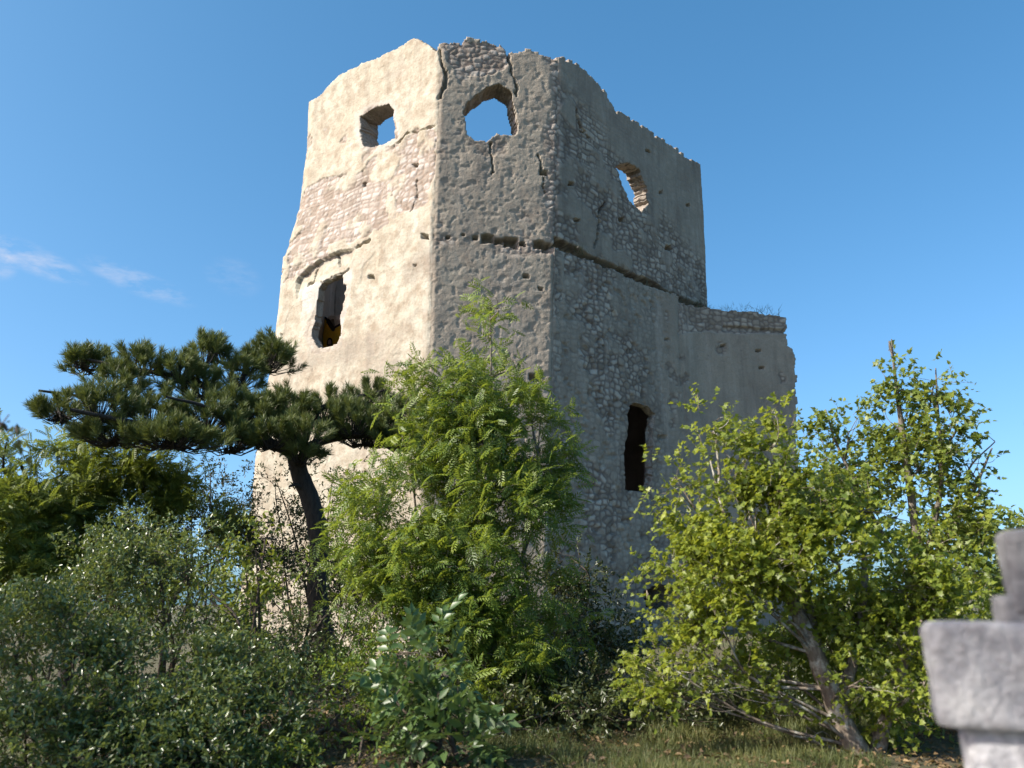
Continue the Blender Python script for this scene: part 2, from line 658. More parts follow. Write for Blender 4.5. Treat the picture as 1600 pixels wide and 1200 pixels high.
def twig_tubes(tb, P, D, L, r, frac=1.0, k=3):
    idx = np.nonzero(RNG.random(len(P)) < frac)[0]
    for i in idx:
        a = P[i] - D[i] * L[i] * .15
        b = P[i] + (D[i] + [0, 0, -.25]) * L[i] * .95
        m = (a + b) / 2 + [0, 0, .06 * L[i]]
        tb.add([a, m, b], [r, r * .75, r * .3], k)


def limbs(tb, trunk_pts, clumps, r0, r1, tip=1, sub=5, stems=None, P=None, K=None):
    """a limb from the stem to each clump, and boughs inside it that end at leafy anchors"""
    tp = np.asarray(trunk_pts)
    for i, c in enumerate(clumps):
        ctr, r = clump_frame(c)
        low = tp[tp[:, 2] < ctr[2] + .1]
        if len(low) == 0:
            low = tp[:1]
        j = np.argmin(np.linalg.norm(low - (ctr - [0, 0, .8 * np.linalg.norm(ctr[:2] - low[0][:2])]), axis=1))
        a = low[j]
        mid = a * .5 + ctr * .5 + RNG.normal(size=3) * .12 + [0, 0, -.05]
        cv = curve([a, mid, ctr], 10)
        tb.add(cv, np.linspace(r0, r1, len(cv)), 5, .1)
        if P is not None:
            own = np.nonzero(K == i)[0]
            if len(own):
                for q in RNG.choice(own, min(sub, len(own)), replace=False):
                    s = cv[RNG.integers(len(cv) // 2, len(cv))]
                    e = P[q]
                    m = (s + e) / 2 + RNG.normal(size=3) * .06
                    tb.add(curve([s, m, e], 6), np.linspace(r1 * .8, r1 * .25, 7)[:len(curve([s, m, e], 6))], 4)


def leafy(name, label, cat, base, stems, clumps, tmpl, leaf_mat, bark, per_m3, per_twig, twig_len, leaf_size,
          group=None, limb=(.03, .012), tilt=.6, sub=6, twig_r=.004, twig_frac=.25, up=.35, shell=.55, trunk_name='trunk', crown_name='crown'):
    t = empty(name, base, label, cat, group)
    tb = Tubes()
    allp = []
    for pts, radii in stems:
        cv = curve(pts, 16)
        tb.add(cv, np.interp(np.linspace(0, 1, len(cv)), np.linspace(0, 1, len(radii)), radii), 8, .08)
        allp.append(cv)
    allp = np.concatenate(allp)
    P, O, K = anchors(clumps, per_m3, shell)
    keep = P[:, 2] > .02
    P, O, K = P[keep], O[keep], K[keep]
    limbs(tb, allp, clumps, limb[0], limb[1], P=P, K=K, sub=sub)
    pos, X, D, L, own = leaves_on_twigs(P, O, per_twig, twig_len, up)
    twig_tubes(tb, P, D, L, twig_r, twig_frac)
    tb.build(trunk_name, bark, t)
    n = len(pos)
    twr = RNG.random(len(P))
    rnd = np.clip(.5 * twr[own] + .5 * RNG.random(n), 0, 1)
    ok = pos[:, 2] > .01
    scatter(crown_name, tmpl, pos[ok], X[ok], up_normals(n, tilt)[ok], leaf_size * RNG.uniform(.65, 1.25, n)[ok], leaf_mat, t, rnd[ok])
    return t



# ------------------------------------------------------------------ ground
def ground_h(x, y):
    return .25 * (fbm(x * .18 + 40, y * .18 + 40, 3, 3) - .5) + .10 * (fbm(x * .9 + 40, y * .9 + 40, 4, 3) - .5) + .5 * sstep(3, 9, x) * sstep(16, 24, y)


def build_ground():
    g = np.concatenate([-np.geomspace(1500, 30, 22), np.linspace(-28, 28, 140), np.geomspace(30, 1500, 22)])
    X, Y = np.meshgrid(g, g + 12)
    Z = ground_h(X, Y) * (1 - sstep(30, 60, np.hypot(X, Y - 12)))
    n = len(g)
    i = np.arange(n - 1)[:, None] * n + np.arange(n - 1)[None]
    F = np.stack([i, i + 1, i + n + 1, i + n], -1).reshape(-1, 4)
    m, t, N, L, P = mat_new('earth_and_litter')
    pos = n_pos(t)
    c = n_mix(t, n_map(t, n_noise(t, 1.2, 5, .6, pos), .4, .6), (.075, .06, .035), (.07, .085, .025))
    c = n_mix(t, n_map(t, n_noise(t, 12, 6, .7, pos), .45, .7), c, (.15, .125, .07))
    L.new(c, P.inputs['Base Color'])
    P.inputs['Roughness'].default_value = 1
    L.new(n_bump(t, n_noise(t, 25, 6, .7, pos), .9, .05), P.inputs['Normal'])
    o = mesh_np('ground', np.column_stack([X.ravel(), Y.ravel(), Z.ravel()]), [F], m, smooth=True)
    tag(o, kind='structure')


build_ground()

# ------------------------------------------------------------------ ruined tower
H = np.array([0, 0, 0.0])
P1 = at(676, 372, 26.0)
LEDGE = P1[2]
_v = ray(866, 385)
P2 = CAM + _v * ((LEDGE - CAM[2]) / _v[2])


def corner(P, az, px, py):
    v = ray(px, py)
    a = azv(az)
    s, tt = np.linalg.solve(np.array([a[:2], -v[:2]]).T, -P[:2])
    return P + a * s


P0 = corner(P1, -51, 476, 200)
P3 = corner(P2, 42, 1099, 340)
P7 = P0 + azv(-3) * 4.0
P6 = P7 + azv(41) * 6.0
P4 = P3 + azv(-5) * 4.0
P5 = P4 + azv(-50) * 3.5
AZ_C = math.degrees(math.atan2(*(P2 - P1)[:2]))


def track(P, az, picks):
    """world outline (z, x, y) of an upright edge that leans within the vertical plane of heading az"""
    a = azv(az)
    n = np.array([a[1], -a[0], 0])
    q = sorted([tuple(on_plane(px, py, P, n)) for px, py in picks], key=lambda v: v[2])
    return np.array(q)


TR = {
    0: track(P0, 242, [(476, 170), (475, 227), (470, 259), (462, 321), (453, 353), (443, 388), (436, 402), (431, 449), (425, 515), (414, 590), (392, 720), (383, 810), (372, 900), (360, 1010)]),
    1: track(P1, AZ_C, [(688, 75), (683, 200), (680, 260), (676, 372), (672, 520), (664, 700), (655, 1000)]),
    2: track(P2, AZ_C, [(874, 90), (872, 250), (868, 384), (866, 460), (862, 620), (855, 1000)]),
    3: track(P3, 95, [(1096, 262), (1101, 340), (1108, 480), (1113, 600), (1125, 1000)]),
}
CORN = [P0, P1, P2, P3, P4, P5, P6, P7]
RES = .036
TOP_PX = np.array([(440, 215), (474, 180), (480, 164), (500, 149), (530, 119), (565, 101), (600, 86), (630, 71), (645, 61), (652, 62), (670, 70), (679, 80), (683, 82), (687, 69), (700, 66),
                   (722, 68), (726, 61), (760, 61), (783, 70), (790, 79), (820, 79), (850, 84), (870, 90), (890, 95), (915, 108), (935, 130), (945, 142), (955, 160), (965, 175), (985, 186), (1010, 203), (1040, 222), (1060, 236), (1085, 252), (1099, 262), (1130, 285)])
# openings, outlines read off the photograph and laid onto the wall faces
WIN = {
    'a': [(562, 182), (575, 172), (592, 166), (608, 163), (615, 172), (613, 185), (618, 200), (617, 214), (606, 222), (592, 228), (573, 230), (568, 224), (564, 210)],
    'b': [(723, 174), (728, 162), (744, 149), (762, 134), (778, 131), (797, 140), (802, 159), (806, 178), (809, 199), (806, 212), (794, 212), (775, 209), (759, 221), (744, 220), (731, 210), (727, 190)],
    'c': [(962, 262), (970, 256), (982, 254), (998, 263), (1008, 287), (1011, 302), (1014, 318), (1004, 329), (995, 324), (982, 309), (973, 290), (967, 271)],
    'd': [(503, 441), (537, 427), (537, 444), (542, 446), (540, 455), (538, 457), (539, 465), (536, 476), (533, 493), (533, 513), (533, 521), (527, 537), (509, 543), (496, 544), (488, 528), (487, 516), (492, 504), (496, 467), (498, 451)],
    'e': [(981, 649), (986, 633), (995, 630), (1013, 634), (1024, 646), (1022, 677), (1021, 692), (1021, 749), (1016, 772), (978, 765), (975, 708), (981, 671)],
    'f': [(1008, 925), (1030, 912), (1062, 915), (1066, 950), (1040, 957), (1010, 950)],
}


def corner_at(i, z):
    if i in TR:
        q = TR[i]
        return np.stack([np.interp(z, q[:, 2], q[:, 0]), np.interp(z, q[:, 2], q[:, 1])], -1)
    return np.broadcast_to(CORN[i][:2], (len(z), 2))


def strip(cols, zs, T):
    """cols: list of (xy array per z, outward normal, s). Returns outer, inner grids [c, r, 3]"""
    n = np.stack([c[1] for c in cols])
    Oxy = np.stack([c[0] for c in cols])
    z = np.broadcast_to(zs[None], Oxy.shape[:2])
    O = np.concatenate([Oxy, z[..., None]], -1)
    return O, n


def solid(O, I, mask, closed, attrs, nm, mat, parent):
    """mask over cells -> outer sheet, inner sheet, and rough reveal faces along every edge of the mask"""
    C, R = O.shape[:2]
    V = np.concatenate([O.reshape(-1, 3), I.reshape(-1, 3)])
    base = C * R
    cc = np.arange(mask.shape[0])
    c2 = (cc + 1) % C if closed else cc + 1
    r = np.arange(R - 1)
    a = cc[:, None] * R + r[None]
    b = c2[:, None] * R + r[None]
    outer = np.stack([a, b, b + 1, a + 1], -1)[mask]
    inner = np.stack([a, a + 1, b + 1, b], -1)[mask] + base
    mp = np.zeros((mask.shape[0] + 2, mask.shape[1] + 2), bool)
    mp[1:-1, 1:-1] = mask
    if closed:
        mp[0, 1:-1] = mask[-1]
        mp[-1, 1:-1] = mask[0]
    m = mp[1:-1, 1:-1]
    edges = []
    for sh, (p, q) in (((1, 0), (b, b + 1)), ((-1, 0), (a + 1, a)), ((0, 1), (b + 1, a + 1)), ((0, -1), (a, b))):
        nb = mp[1 + sh[0]:mp.shape[0] - 1 + sh[0], 1 + sh[1]:mp.shape[1] - 1 + sh[1]]
        e = m & ~nb
        edges.append(np.stack([p[e], q[e]], -1))
    E_ = np.concatenate(edges)
    # reveals: several rows through the thickness, jittered
    K = 14
    used = np.unique(E_)
    idx = {}
    lut = np.full(base, -1)
    lut[used] = np.arange(len(used))
    Of, If = O.reshape(-1, 3)[used], I.reshape(-1, 3)[used]
    rows = [used]
    vs = []
    off = 2 * base
    for k in range(1, K):
        t = k / K
        p = Of * (1 - t) + If * t
        q = p * 3.1
        j = np.stack([vnoise(q[:, 0] + 31 + q[:, 2], q[:, 1] + q[:, 2] * .7 + 90, s_) + .6 * vnoise(q[:, 0] * 2.7 + 31, q[:, 1] * 2.7 + q[:, 2] * 2 + 90, s_ + 9) - .8 for s_ in (3, 4, 5)], -1)
        p = p + j * .11 * min(1, 3 * t, 3 * (1 - t))
        vs.append(p)
        rows.append(np.arange(len(used)) + off)
        off += len(used)
    rows.append(used + base)
    V = np.concatenate([V] + vs)
    rev = []
    A_, B_ = lut[E_[:, 0]], lut[E_[:, 1]]
    for k in range(K):
        rev.append(np.stack([rows[k][B_], rows[k][A_], rows[k + 1][A_], rows[k + 1][B_]], -1))
    F = np.concatenate([outer, inner] + rev)
    at_ = {}
    for key, v in attrs.items():
        v = v.reshape(-1)
        if key == 'stone':
            d = np.ones
        extra = {'stone': 1.0, 'tone': .45, 'joint': .2, 'grey': .45, 'white': 0}[key]
        ii = {'stone': .75, 'tone': .4, 'joint': .3, 'grey': .6, 'white': 0}[key]
        jit = RNG.random(len(V) - 2 * base) * .6 - .3 if key == 'tone' else 0
        at_[key] = np.concatenate([v, np.full(base, ii), np.full(len(V) - 2 * base, extra) + jit])
    # drop unused vertices
    u = np.unique(F)
    rm = np.full(len(V), -1)
    rm[u] = np.arange(len(u))
    return mesh_np(nm, V[u], [rm[F]], mat, parent, {k: v[u] for k, v in at_.items()}, smooth=True)


def relief(s, z, stone, seed, h0=.24, w0=.42, warp=.09, rub=False):
    d, idr = rubble(s, z, seed, w0, h0, warp) if rub else masonry(s, z, seed, h0, w0, warp)
    prof = sstep(0, .05, d)
    hs = -.024 * (1 - prof) + .016 * (idr - .5) + .016 * (fbm(s * 6, z * 6, seed + 1, 3) - .5)
    hp = .06 * (fbm(s * .9, z * .9, seed + 2, 4) - .5) + .022 * (fbm(s * 4.5, z * 4.5, seed + 3, 4, .6) - .5) + .010 + .004 * (prof - 1)
    return hp * (1 - stone) + (hs - .02) * stone, 1 - prof, idr


tower = empty('ruined_tower', ((P1 + P2) / 2 * [1, 1, 0]) + [0, 4, 0], 'tall ruined plastered stone tower with chamfered corners, gaping windows and no roof', 'tower')


GN = np.array([(P1 - P0)[1], -(P1 - P0)[0], 0])
GN = GN / np.linalg.norm(GN)
GP = on_plane(515, 480, on_plane(515, 480, P1, GN) - GN * 2.2, GN)


def build_tower():
    zs = np.arange(-.4, 21.2, RES)
    cols = []
    s = 0.0
    nF = 8
    dirs = []
    for i in range(nF):
        e = (CORN[(i + 1) % nF] - CORN[i])[:2]
        dirs.append(e / np.linalg.norm(e))
    norms = [np.array([d[1], -d[0]]) for d in dirs]
    face, svals = [], []
    for i in range(nF):
        a, b = corner_at(i, zs), corner_at((i + 1) % nF, zs)
        Ln = np.linalg.norm((CORN[(i + 1) % nF] - CORN[i])[:2])
        n = int(Ln / (RES if i in (0, 1, 2) else .16))
        for k in range(n):
            u = k / n
            dl = u * Ln
            nn = norms[i]
            cw = .12 if i != 0 or dl > 3 else .5
            nb = None
            if dl < cw:
                w = .5 * (1 - dl / cw); nn = norms[i] * (1 - w) + norms[i - 1] * w
            cw = .12 if i != 7 else .5
            if Ln - dl < cw:
                w = .5 * (1 - (Ln - dl) / cw); nn = norms[i] * (1 - w) + norms[(i + 1) % nF] * w
            nn = nn / np.linalg.norm(nn)
            # worn arrises: pull corner columns in a little
            pull = 0.05 * max(0, 1 - min(dl, Ln - dl) / .12)
            if i == 0 and dl < .7 or i == 7 and Ln - dl < .7:
                pull = .16 * (1 - min(dl, Ln - dl) / .7) ** 2 if min(dl, Ln - dl) < .7 else 0
            xy = a * (1 - u) + b * u - nn * pull
            cols.append((xy, nn, s + dl))
            face.append(i)
            svals.append(s + dl)
        s += Ln
    face = np.array(face)
    svals = np.array(svals)
    O, n2 = strip(cols, zs, 0)
    n3 = np.concatenate([n2, np.zeros((len(n2), 1))], 1)
    C, R = O.shape[:2]
    SS = np.broadcast_to(svals[:, None], (C, R)) * 1.0
    ZZ = np.broadcast_to(zs[None], (C, R)) * 1.0
    X, Y = project(O)
    FC = np.broadcast_to(face[:, None], (C, R))
    vis = FC <= 2
    wob = lambda sc, amp, sd_: amp * (fbm(SS * sc, ZZ * sc, sd_, 4) - .5) * 2
    Xw, Yw = X + wob(2.0, 16, 21), Y + wob(2.0, 14, 22)
    nz = fbm(SS * 1.1, ZZ * 1.1, 31, 4)
    # ---- where the render has fallen off
    stone = np.zeros((C, R))
    L_, M_, R_ = FC == 0, FC == 1, FC == 2
    pL = inpoly(Xw, Yw, [(440, 440), (452, 400), (470, 320), (488, 285), (520, 280), (560, 262), (585, 285), (612, 300), (600, 345), (575, 372), (545, 385), (500, 402), (465, 430)])
    pL2 = inpoly(Xw, Yw, [(560, 262), (575, 250), (600, 232), (640, 205), (685, 195), (690, 290), (660, 330), (625, 330), (610, 300), (585, 285)])
    stone[L_] = np.where(pL, sstep(.30, .46, nz), 0)[L_]
    stone[L_] = np.maximum(stone, np.where(pL2, sstep(.46, .58, nz), 0))[L_]
    stone[L_] = np.maximum(stone, .9 * sstep(.66, .74, nz) * (Y < 400) * (Y > 200))[L_]
    win_rim = np.full((C, R), 1e9)
    for k in 'abcd':
        win_rim = np.minimum(win_rim, np.where(inpoly(X, Y, WIN[k]), 0, dist_line(X, Y, WIN[k] + WIN[k][:1])))
    rim = 1 - sstep(1, 6, win_rim + 22 * (nz - .5) * 2 + 2)
    stone = np.where(vis, np.maximum(stone, rim * np.where(Y > 400, .4, 1)), stone)
    pM = inpoly(Xw, Yw, [(696, 60), (790, 66), (796, 100), (770, 112), (745, 120), (715, 112), (700, 90)])
    stone[M_] = np.where(pM, 1, .7 * sstep(.60, .74, nz) * (Y < 460))[M_]
    stone[M_] = np.maximum(stone, .9 * (1 - sstep(4, 16, np.abs(Y - (376 + (X - 676) * .07) + wob(1.2, 8, 41)))) * sstep(.40, .55, nz))[M_]
    edge = sstep(846, 868, X + wob(1.5, 20, 44))
    stone[M_] = np.maximum(stone, edge * (Y < 384))[M_]
    pR = sstep(0, 40, (Yw - (95 + (X - 870) * 1.16 + 30 * sstep(930, 1000, X))))
    stone[R_] = np.where(Y < 520, .1 + .85 * pR * sstep(.33, .50, nz), .6)[R_]
    stone[~vis] = .8
    h, joint, tone = relief(SS, ZZ, stone, 101, .20, .28, .12)
    hM, jM, tM = relief(SS, ZZ, stone, 151, .19, .27, .12, True)
    mx = np.where(M_, 1.0, np.where(L_, 1.0 * (fbm(SS * .8, ZZ * .8, 155, 2) > .5), 0)) > .5
    h = np.where(mx, hM, h); joint = np.where(mx, jM, joint); tone = np.where(mx, tM, tone)
    hR, jR, tR = relief(SS, ZZ, stone, 202, .19, .33, .16)
    hQ, jQ, tQ = relief(SS, ZZ, stone, 252, .19, .32, .12, True)
    mq = fbm(SS * .6, ZZ * .6, 255, 2) > .46
    hR = np.where(mq, hQ, hR); jR = np.where(mq, jQ, jR); tR = np.where(mq, tQ, tR)
    h = np.where(R_, hR, h); joint = np.where(R_, jR, joint); tone = np.where(R_, tR, tone)
    # arched hood recess over the lower window
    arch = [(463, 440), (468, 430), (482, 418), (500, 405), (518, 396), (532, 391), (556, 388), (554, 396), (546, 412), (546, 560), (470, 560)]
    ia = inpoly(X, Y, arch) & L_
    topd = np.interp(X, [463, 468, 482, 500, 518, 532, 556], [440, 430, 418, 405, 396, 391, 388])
    h = np.where(ia, h - .17 * (1 - sstep(0, 42, Y - topd)) * sstep(556, 540, X), h)
    # cracks
    cracks = [([(686, 78), (693, 100), (697, 128), (689, 150), (684, 156)], 2.6), ([(793, 78), (797, 105), (803, 125), (806, 150)], 1.9),
              ([(620, 224), (640, 208), (656, 205), (682, 198)], 1.4), ([(765, 222), (766, 245), (769, 268)], 1.2),
              ([(946, 318), (938, 330), (935, 352), (929, 385)], 1.8), ([(522, 396), (527, 405), (530, 416)], 1.8), ([(556, 388), (570, 382), (578, 376)], 1.6),
              ([(490, 418), (487, 440), (478, 448)], 1.3), ([(502, 440), (538, 424), (545, 419)], 1.3), ([(650, 280), (648, 305), (640, 330)], 1.0),
              ([(840, 240), (846, 262), (852, 300)], 1.1), ([(900, 170), (905, 195), (918, 215)], 1.3), ([(440, 520), (446, 560)], 1)]
    for pts, w in cracks:
        d = dist_line(X + wob(3, 5, 61) + wob(9, 2.2, 63), Y + wob(3, 5, 62) + wob(9, 2.2, 64), pts)
        w = w * np.clip(.25 + 1.5 * fbm(SS * 2.2, ZZ * 2.2, 66, 3), .3, 1.2)
        h = np.where(vis, h - .24 * (1 - sstep(w * .4, w * 1.05, d)), h)
    # putlog holes and sockets
    for px, py, w, dep in ((647, 258, 5, .3), (580, 433, 5, .3), (849, 270, 7, .4), (822, 432, 5, .3), (845, 452, 4, .25), (568, 289, 4, .25), (836, 590, 9, .35), (833, 622, 8, .35),
                           (893, 287, 5, .3), (972, 343, 6, .35), (1045, 388, 6, .3), (1013, 235, 4, .25), (1032, 300, 4, .2), (663, 370, 6, .35), (700, 370, 4, .3), (724, 368, 3, .3), (650, 415, 3, .25),
                           (762, 373, 11, .4), (780, 377, 8, .3), (799, 379, 13, .5), (842, 383, 9, .4), (858, 387, 12, .45), (742, 371, 5, .3), (818, 381, 5, .3), (475, 248, 4, .2), (902, 345, 4, .3), (1074, 320, 4, .25)):
        d = np.maximum(np.abs(X - px + wob(4, 3, 71)), 1.5 * np.abs(Y - py + wob(4, 3, 72)))
        h = np.where(vis, h - dep * (1 - sstep(w * .65, w, d)), h)
    # broken ledge line round the tower, deep on the long side
    ld = np.abs(ZZ - LEDGE - .14 + .22 * (fbm(SS * 1.4, ZZ * .3, 81, 3) - .5))
    h = np.where(R_, h - .45 * (1 - sstep(.12, .24, ld)), h)
    # a few stones weathered proud
    pit = sstep(.58, .66, fbm(SS * 5.4, ZZ * 5.4, 91, 4))
    h = h - .018 * pit * (M_ | (stone > .5)) * vis
    tuck = R_ & (ZZ < LEDGE - .1)
    h = np.where(tuck, h - .25 * sstep(.45, .75, SS - svals[face == 2][0]), h)
    O2 = O + n3[:, None] * h[..., None]
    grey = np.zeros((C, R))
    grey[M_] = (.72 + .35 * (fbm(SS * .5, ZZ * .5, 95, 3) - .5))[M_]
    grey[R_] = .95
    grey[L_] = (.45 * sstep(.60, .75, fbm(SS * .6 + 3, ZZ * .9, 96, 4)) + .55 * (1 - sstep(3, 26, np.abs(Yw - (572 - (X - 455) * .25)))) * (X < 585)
                + .6 * ia * (1 - sstep(2, 14, Y - topd)))[L_]  # grey under the arch hood: its soffit shade painted into the colour
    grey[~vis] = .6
    white = np.zeros((C, R))
    pw = inpoly(X + wob(3, 3, 97), Y + wob(3, 3, 98), [(474, 448), (502, 438), (540, 424), (552, 420), (548, 470), (538, 500), (530, 548), (492, 552), (470, 520)])
    white[L_] = np.maximum(np.where(pw, .35 + .5 * sstep(.4, .6, nz), 0), .45 * (1 - sstep(4, 12, win_rim)) * (Y < 300))[L_]
    # ---- mask: openings and the broken top
    cell = lambda A: (A + np.roll(A, -1, 0))[:, :-1] / 4 + (A + np.roll(A, -1, 0))[:, 1:] / 4
    Xc, Yc, Sc, Zc = cell(X), cell(Y), cell(SS), cell(ZZ)
    mask = np.ones((C, R - 1), bool)
    fc = face[:, None] * np.ones((1, R - 1), int)
    jx, jy = 3.2 * (fbm(Sc * 4, Zc * 4, 111, 3) - .5) * 2, 3.2 * (fbm(Sc * 4, Zc * 4, 112, 3) - .5) * 2
    for k, fi in (('a', 0), ('b', 1), ('c', 2), ('d', 0)):
        mask &= ~((fc == fi) & inpoly(Xc + jx * (.45 if k == 'd' else 1), Yc + jy * (.45 if k == 'd' else 1), WIN[k]))
    # unseen opening round the corner, added to let daylight into the painted room
    gg = on_plane(520, 505, GP, GN) + np.array([-GN[1], GN[0], 0]) * 1.25
    n7 = np.array([*norms[7], 0])
    tt = ((P0 - gg) @ n7) / (sv @ n7)
    hit = gg + sv * tt
    d7 = (np.hypot((O[..., 0] - hit[0]), (O[..., 1] - hit[1])))
    d7 = cell(d7)
    mask &= ~((fc == 7) & (d7 < .8) & (np.abs(Zc - hit[2]) < 1.2))
    top = np.interp(Xc, TOP_PX[:, 0], TOP_PX[:, 1]) + (2.5 + 5 * (fc >= 1)) * (_h(np.floor(Sc / .22), np.floor(Sc / .22) * 0, np.zeros(Sc.shape)) - .5) + 3 * (fbm(Sc * 3, Sc * 0, 115, 3) - .5)
    mask &= ~((fc <= 2) & (Yc < top))
    mask &= ~((fc > 2) & (Zc > 18.4 + .9 * (fbm(Sc * .7, Sc * 0, 116, 4) - .5) + 1.2 * (fc == 7) * 1.0 + .6 * (fc == 3)))
    # the long side below the ledge is the thicker outer wall, built on its own
    mask &= ~((fc == 2) & (Zc < LEDGE - 1.0) & (Sc - svals[face == 2][0] > .9))
    thick = np.full((C, R), .95)
    for k, tk in (('a', .85), ('c', .62), ('d', .30)):
        dd = np.where(inpoly(X, Y, WIN[k]), 0, dist_line(X, Y, WIN[k] + WIN[k][:1]))
        w = (1 - sstep(4, 30, dd)) * (FC == {'a': 0, 'c': 2, 'd': 0}[k])
        thick = thick * (1 - w) + tk * w
    I = O - n3[:, None] * thick[..., None]
    I = I - n3[:, None] * (.10 * (fbm(SS * 1.7, ZZ * 1.7, 120, 4) - .5))[..., None]
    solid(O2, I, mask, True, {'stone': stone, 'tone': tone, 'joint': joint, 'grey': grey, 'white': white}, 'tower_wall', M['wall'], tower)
    return norms


NORMS = build_tower()


def build_outer_wall():
    """the lower, thicker wall under the ledge: along the long side, then bending away to a broken end"""
    zs = np.arange(-.4, LEDGE + 1.0, RES)
    a = azv(42)
    nR = np.array([a[1], -a[0], 0])
    A = P2 + nR * .02 + a * .01
    B = corner(A, 42, 1046, 472)
    Eo = corner(B, 71, 1252, 560)
    pts = [A, B, Eo]
    Ls = [np.linalg.norm((B - A)[:2]), np.linalg.norm((Eo - B)[:2])]
    tot = sum(Ls)
    n = int(tot / RES)
    cols, sv_ = [], []
    d1, d2 = (B - A)[:2] / Ls[0], (Eo - B)[:2] / Ls[1]
    n1, n2 = np.array([d1[1], -d1[0]]), np.array([d2[1], -d2[0]])
    q = TR[2]
    lean = np.stack([np.interp(zs, q[:, 2], q[:, 0]) - P2[0], np.interp(zs, q[:, 2], q[:, 1]) - P2[1]], -1)
    for k in range(n + 1):
        s = k / n * tot
        w = float(sstep(Ls[0] - 1.3, Ls[0] + 1.3, np.array(s)))
        xy = A[:2] + d1 * s if s < Ls[0] else B[:2] + d2 * (s - Ls[0])
        nn = n1 * (1 - w) + n2 * w
        nn = nn / np.linalg.norm(nn)
        xy = xy - nn * (.28 * math.exp(-((s - Ls[0]) / .8) ** 2)) * -1
        xy = xy + nn * .11 * float(sstep(.2, 2.5, np.array(s))) - nn * .06 * float(1 - sstep(.0, .7, np.array(s)))
        cols.append((xy[None] + lean * max(0, 1 - s / 6), nn, s))
        sv_.append(s)
    O, nn2 = strip(cols, zs, 0)
    n3 = np.concatenate([nn2, np.zeros((len(nn2), 1))], 1)
    C, R = O.shape[:2]
    SS = np.broadcast_to(np.array(sv_)[:, None], (C, R)) * 1.0
    ZZ = np.broadcast_to(zs[None], (C, R)) * 1.0
    X, Y = project(O)
    nz = fbm(SS * 1.1 + 60, ZZ * 1.1, 331, 4)
    rub = 1 - sstep(1010, 1060, X + 50 * (nz - .5) * 2 - .06 * (Y - 600))
    stone = np.clip(rub * (.3 + .7 * sstep(.40, .60, nz)), 0, 1)
    topband = (Y < 520 + 10 * (nz - .5)) & (X > 1060)
    stone = np.maximum(stone, np.where(topband, .85, 0))
    stone = np.maximum(stone, .8 * sstep(.64, .74, nz))
    h, joint, tone = relief(SS, ZZ, stone, 404, .19, .28, .12, True)
    h = h - .10 * (1 - sstep(2, 5, np.abs(Y - (512 + .05 * (X - 1110)) + 6 * (nz - .5)))) * (X > 1130)
    for px, py, w, dep in ((1042, 530, 4, .2), (1185, 548, 5, .2), (1130, 540, 5, .2), (1036, 683, 8, .18), (1190, 575, 5, .2)):
        d = np.maximum(np.abs(X - px), 2.2 * np.abs(Y - py))
        h = h - dep * (1 - sstep(w * .6, w, d))
    h = h - .06 * sstep(.60, .70, fbm(SS * 3.2, ZZ * 3.2, 391, 4)) * rub
    h = h * sstep(0, .15, SS)
    O2 = O + n3[:, None] * h[..., None]
    cell = lambda A_: (A_[:-1, :-1] + A_[1:, :-1] + A_[:-1, 1:] + A_[1:, 1:]) / 4
    Xc, Yc, Sc, Zc = cell(X), cell(Y), cell(SS), cell(ZZ)
    mask = np.ones((C - 1, R - 1), bool)
    jx, jy = 2.5 * (fbm(Sc * 4, Zc * 4, 411, 3) - .5) * 2, 2.5 * (fbm(Sc * 4, Zc * 4, 412, 3) - .5) * 2
    for k in 'ef':
        mask &= ~inpoly(Xc + jx, Yc + jy, WIN[k])
    blk = _h(np.floor(Sc / .25), np.floor(Sc / .25) * 0 + 9, np.zeros(Sc.shape)) - .5
    topz = np.where(Xc < 1040, LEDGE - .02, 0)
    mask &= ~((Xc < 1060) & (Zc > LEDGE + .10 * blk + .10 * (fbm(Sc * 2, Sc * 0, 420, 3) - .5)))
    mask &= ~((Xc >= 1060) & (Yc < np.interp(Xc, [1060, 1108, 1160, 1200, 1226], [474, 482, 488, 490, 495]) + 5 * blk))
    blz = _h(np.floor(Zc / .3), np.floor(Zc / .3) * 0 + 4, np.zeros(Sc.shape)) - .5
    right = np.interp(Yc, [480, 500, 520, 540, 546, 560, 640, 700, 1000], [1226, 1227, 1228, 1231, 1240, 1243, 1245, 1246, 1250])
    mask &= ~(Xc > right + 5 * blz + 4 * (fbm(Zc * 3, Zc * 0, 421, 3) - .5))
    tk = 1.5 - 1.15 * (1 - sstep(4, 40, np.where(inpoly(X, Y, WIN['e']), 0, dist_line(X, Y, WIN['e'] + WIN['e'][:1]))))
    I = O - n3[:, None] * tk[..., None]
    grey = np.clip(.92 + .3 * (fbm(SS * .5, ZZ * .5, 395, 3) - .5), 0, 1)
    white = np.zeros((C, R))
    # bare brick edge round the slit reads through 'tone'; keep it darker
    rimd = np.where(inpoly(X, Y, WIN['e']), 0, dist_line(X, Y, WIN['e'] + WIN['e'][:1]))
    tone = np.where(rimd < 10, tone * .5, tone)
    stone = np.where(rimd < 9, np.maximum(stone, .7), stone)
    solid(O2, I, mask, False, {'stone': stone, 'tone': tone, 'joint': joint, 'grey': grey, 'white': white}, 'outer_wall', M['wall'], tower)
    return A, B, Eo, nR


WA, WB, WE, WN = build_outer_wall()


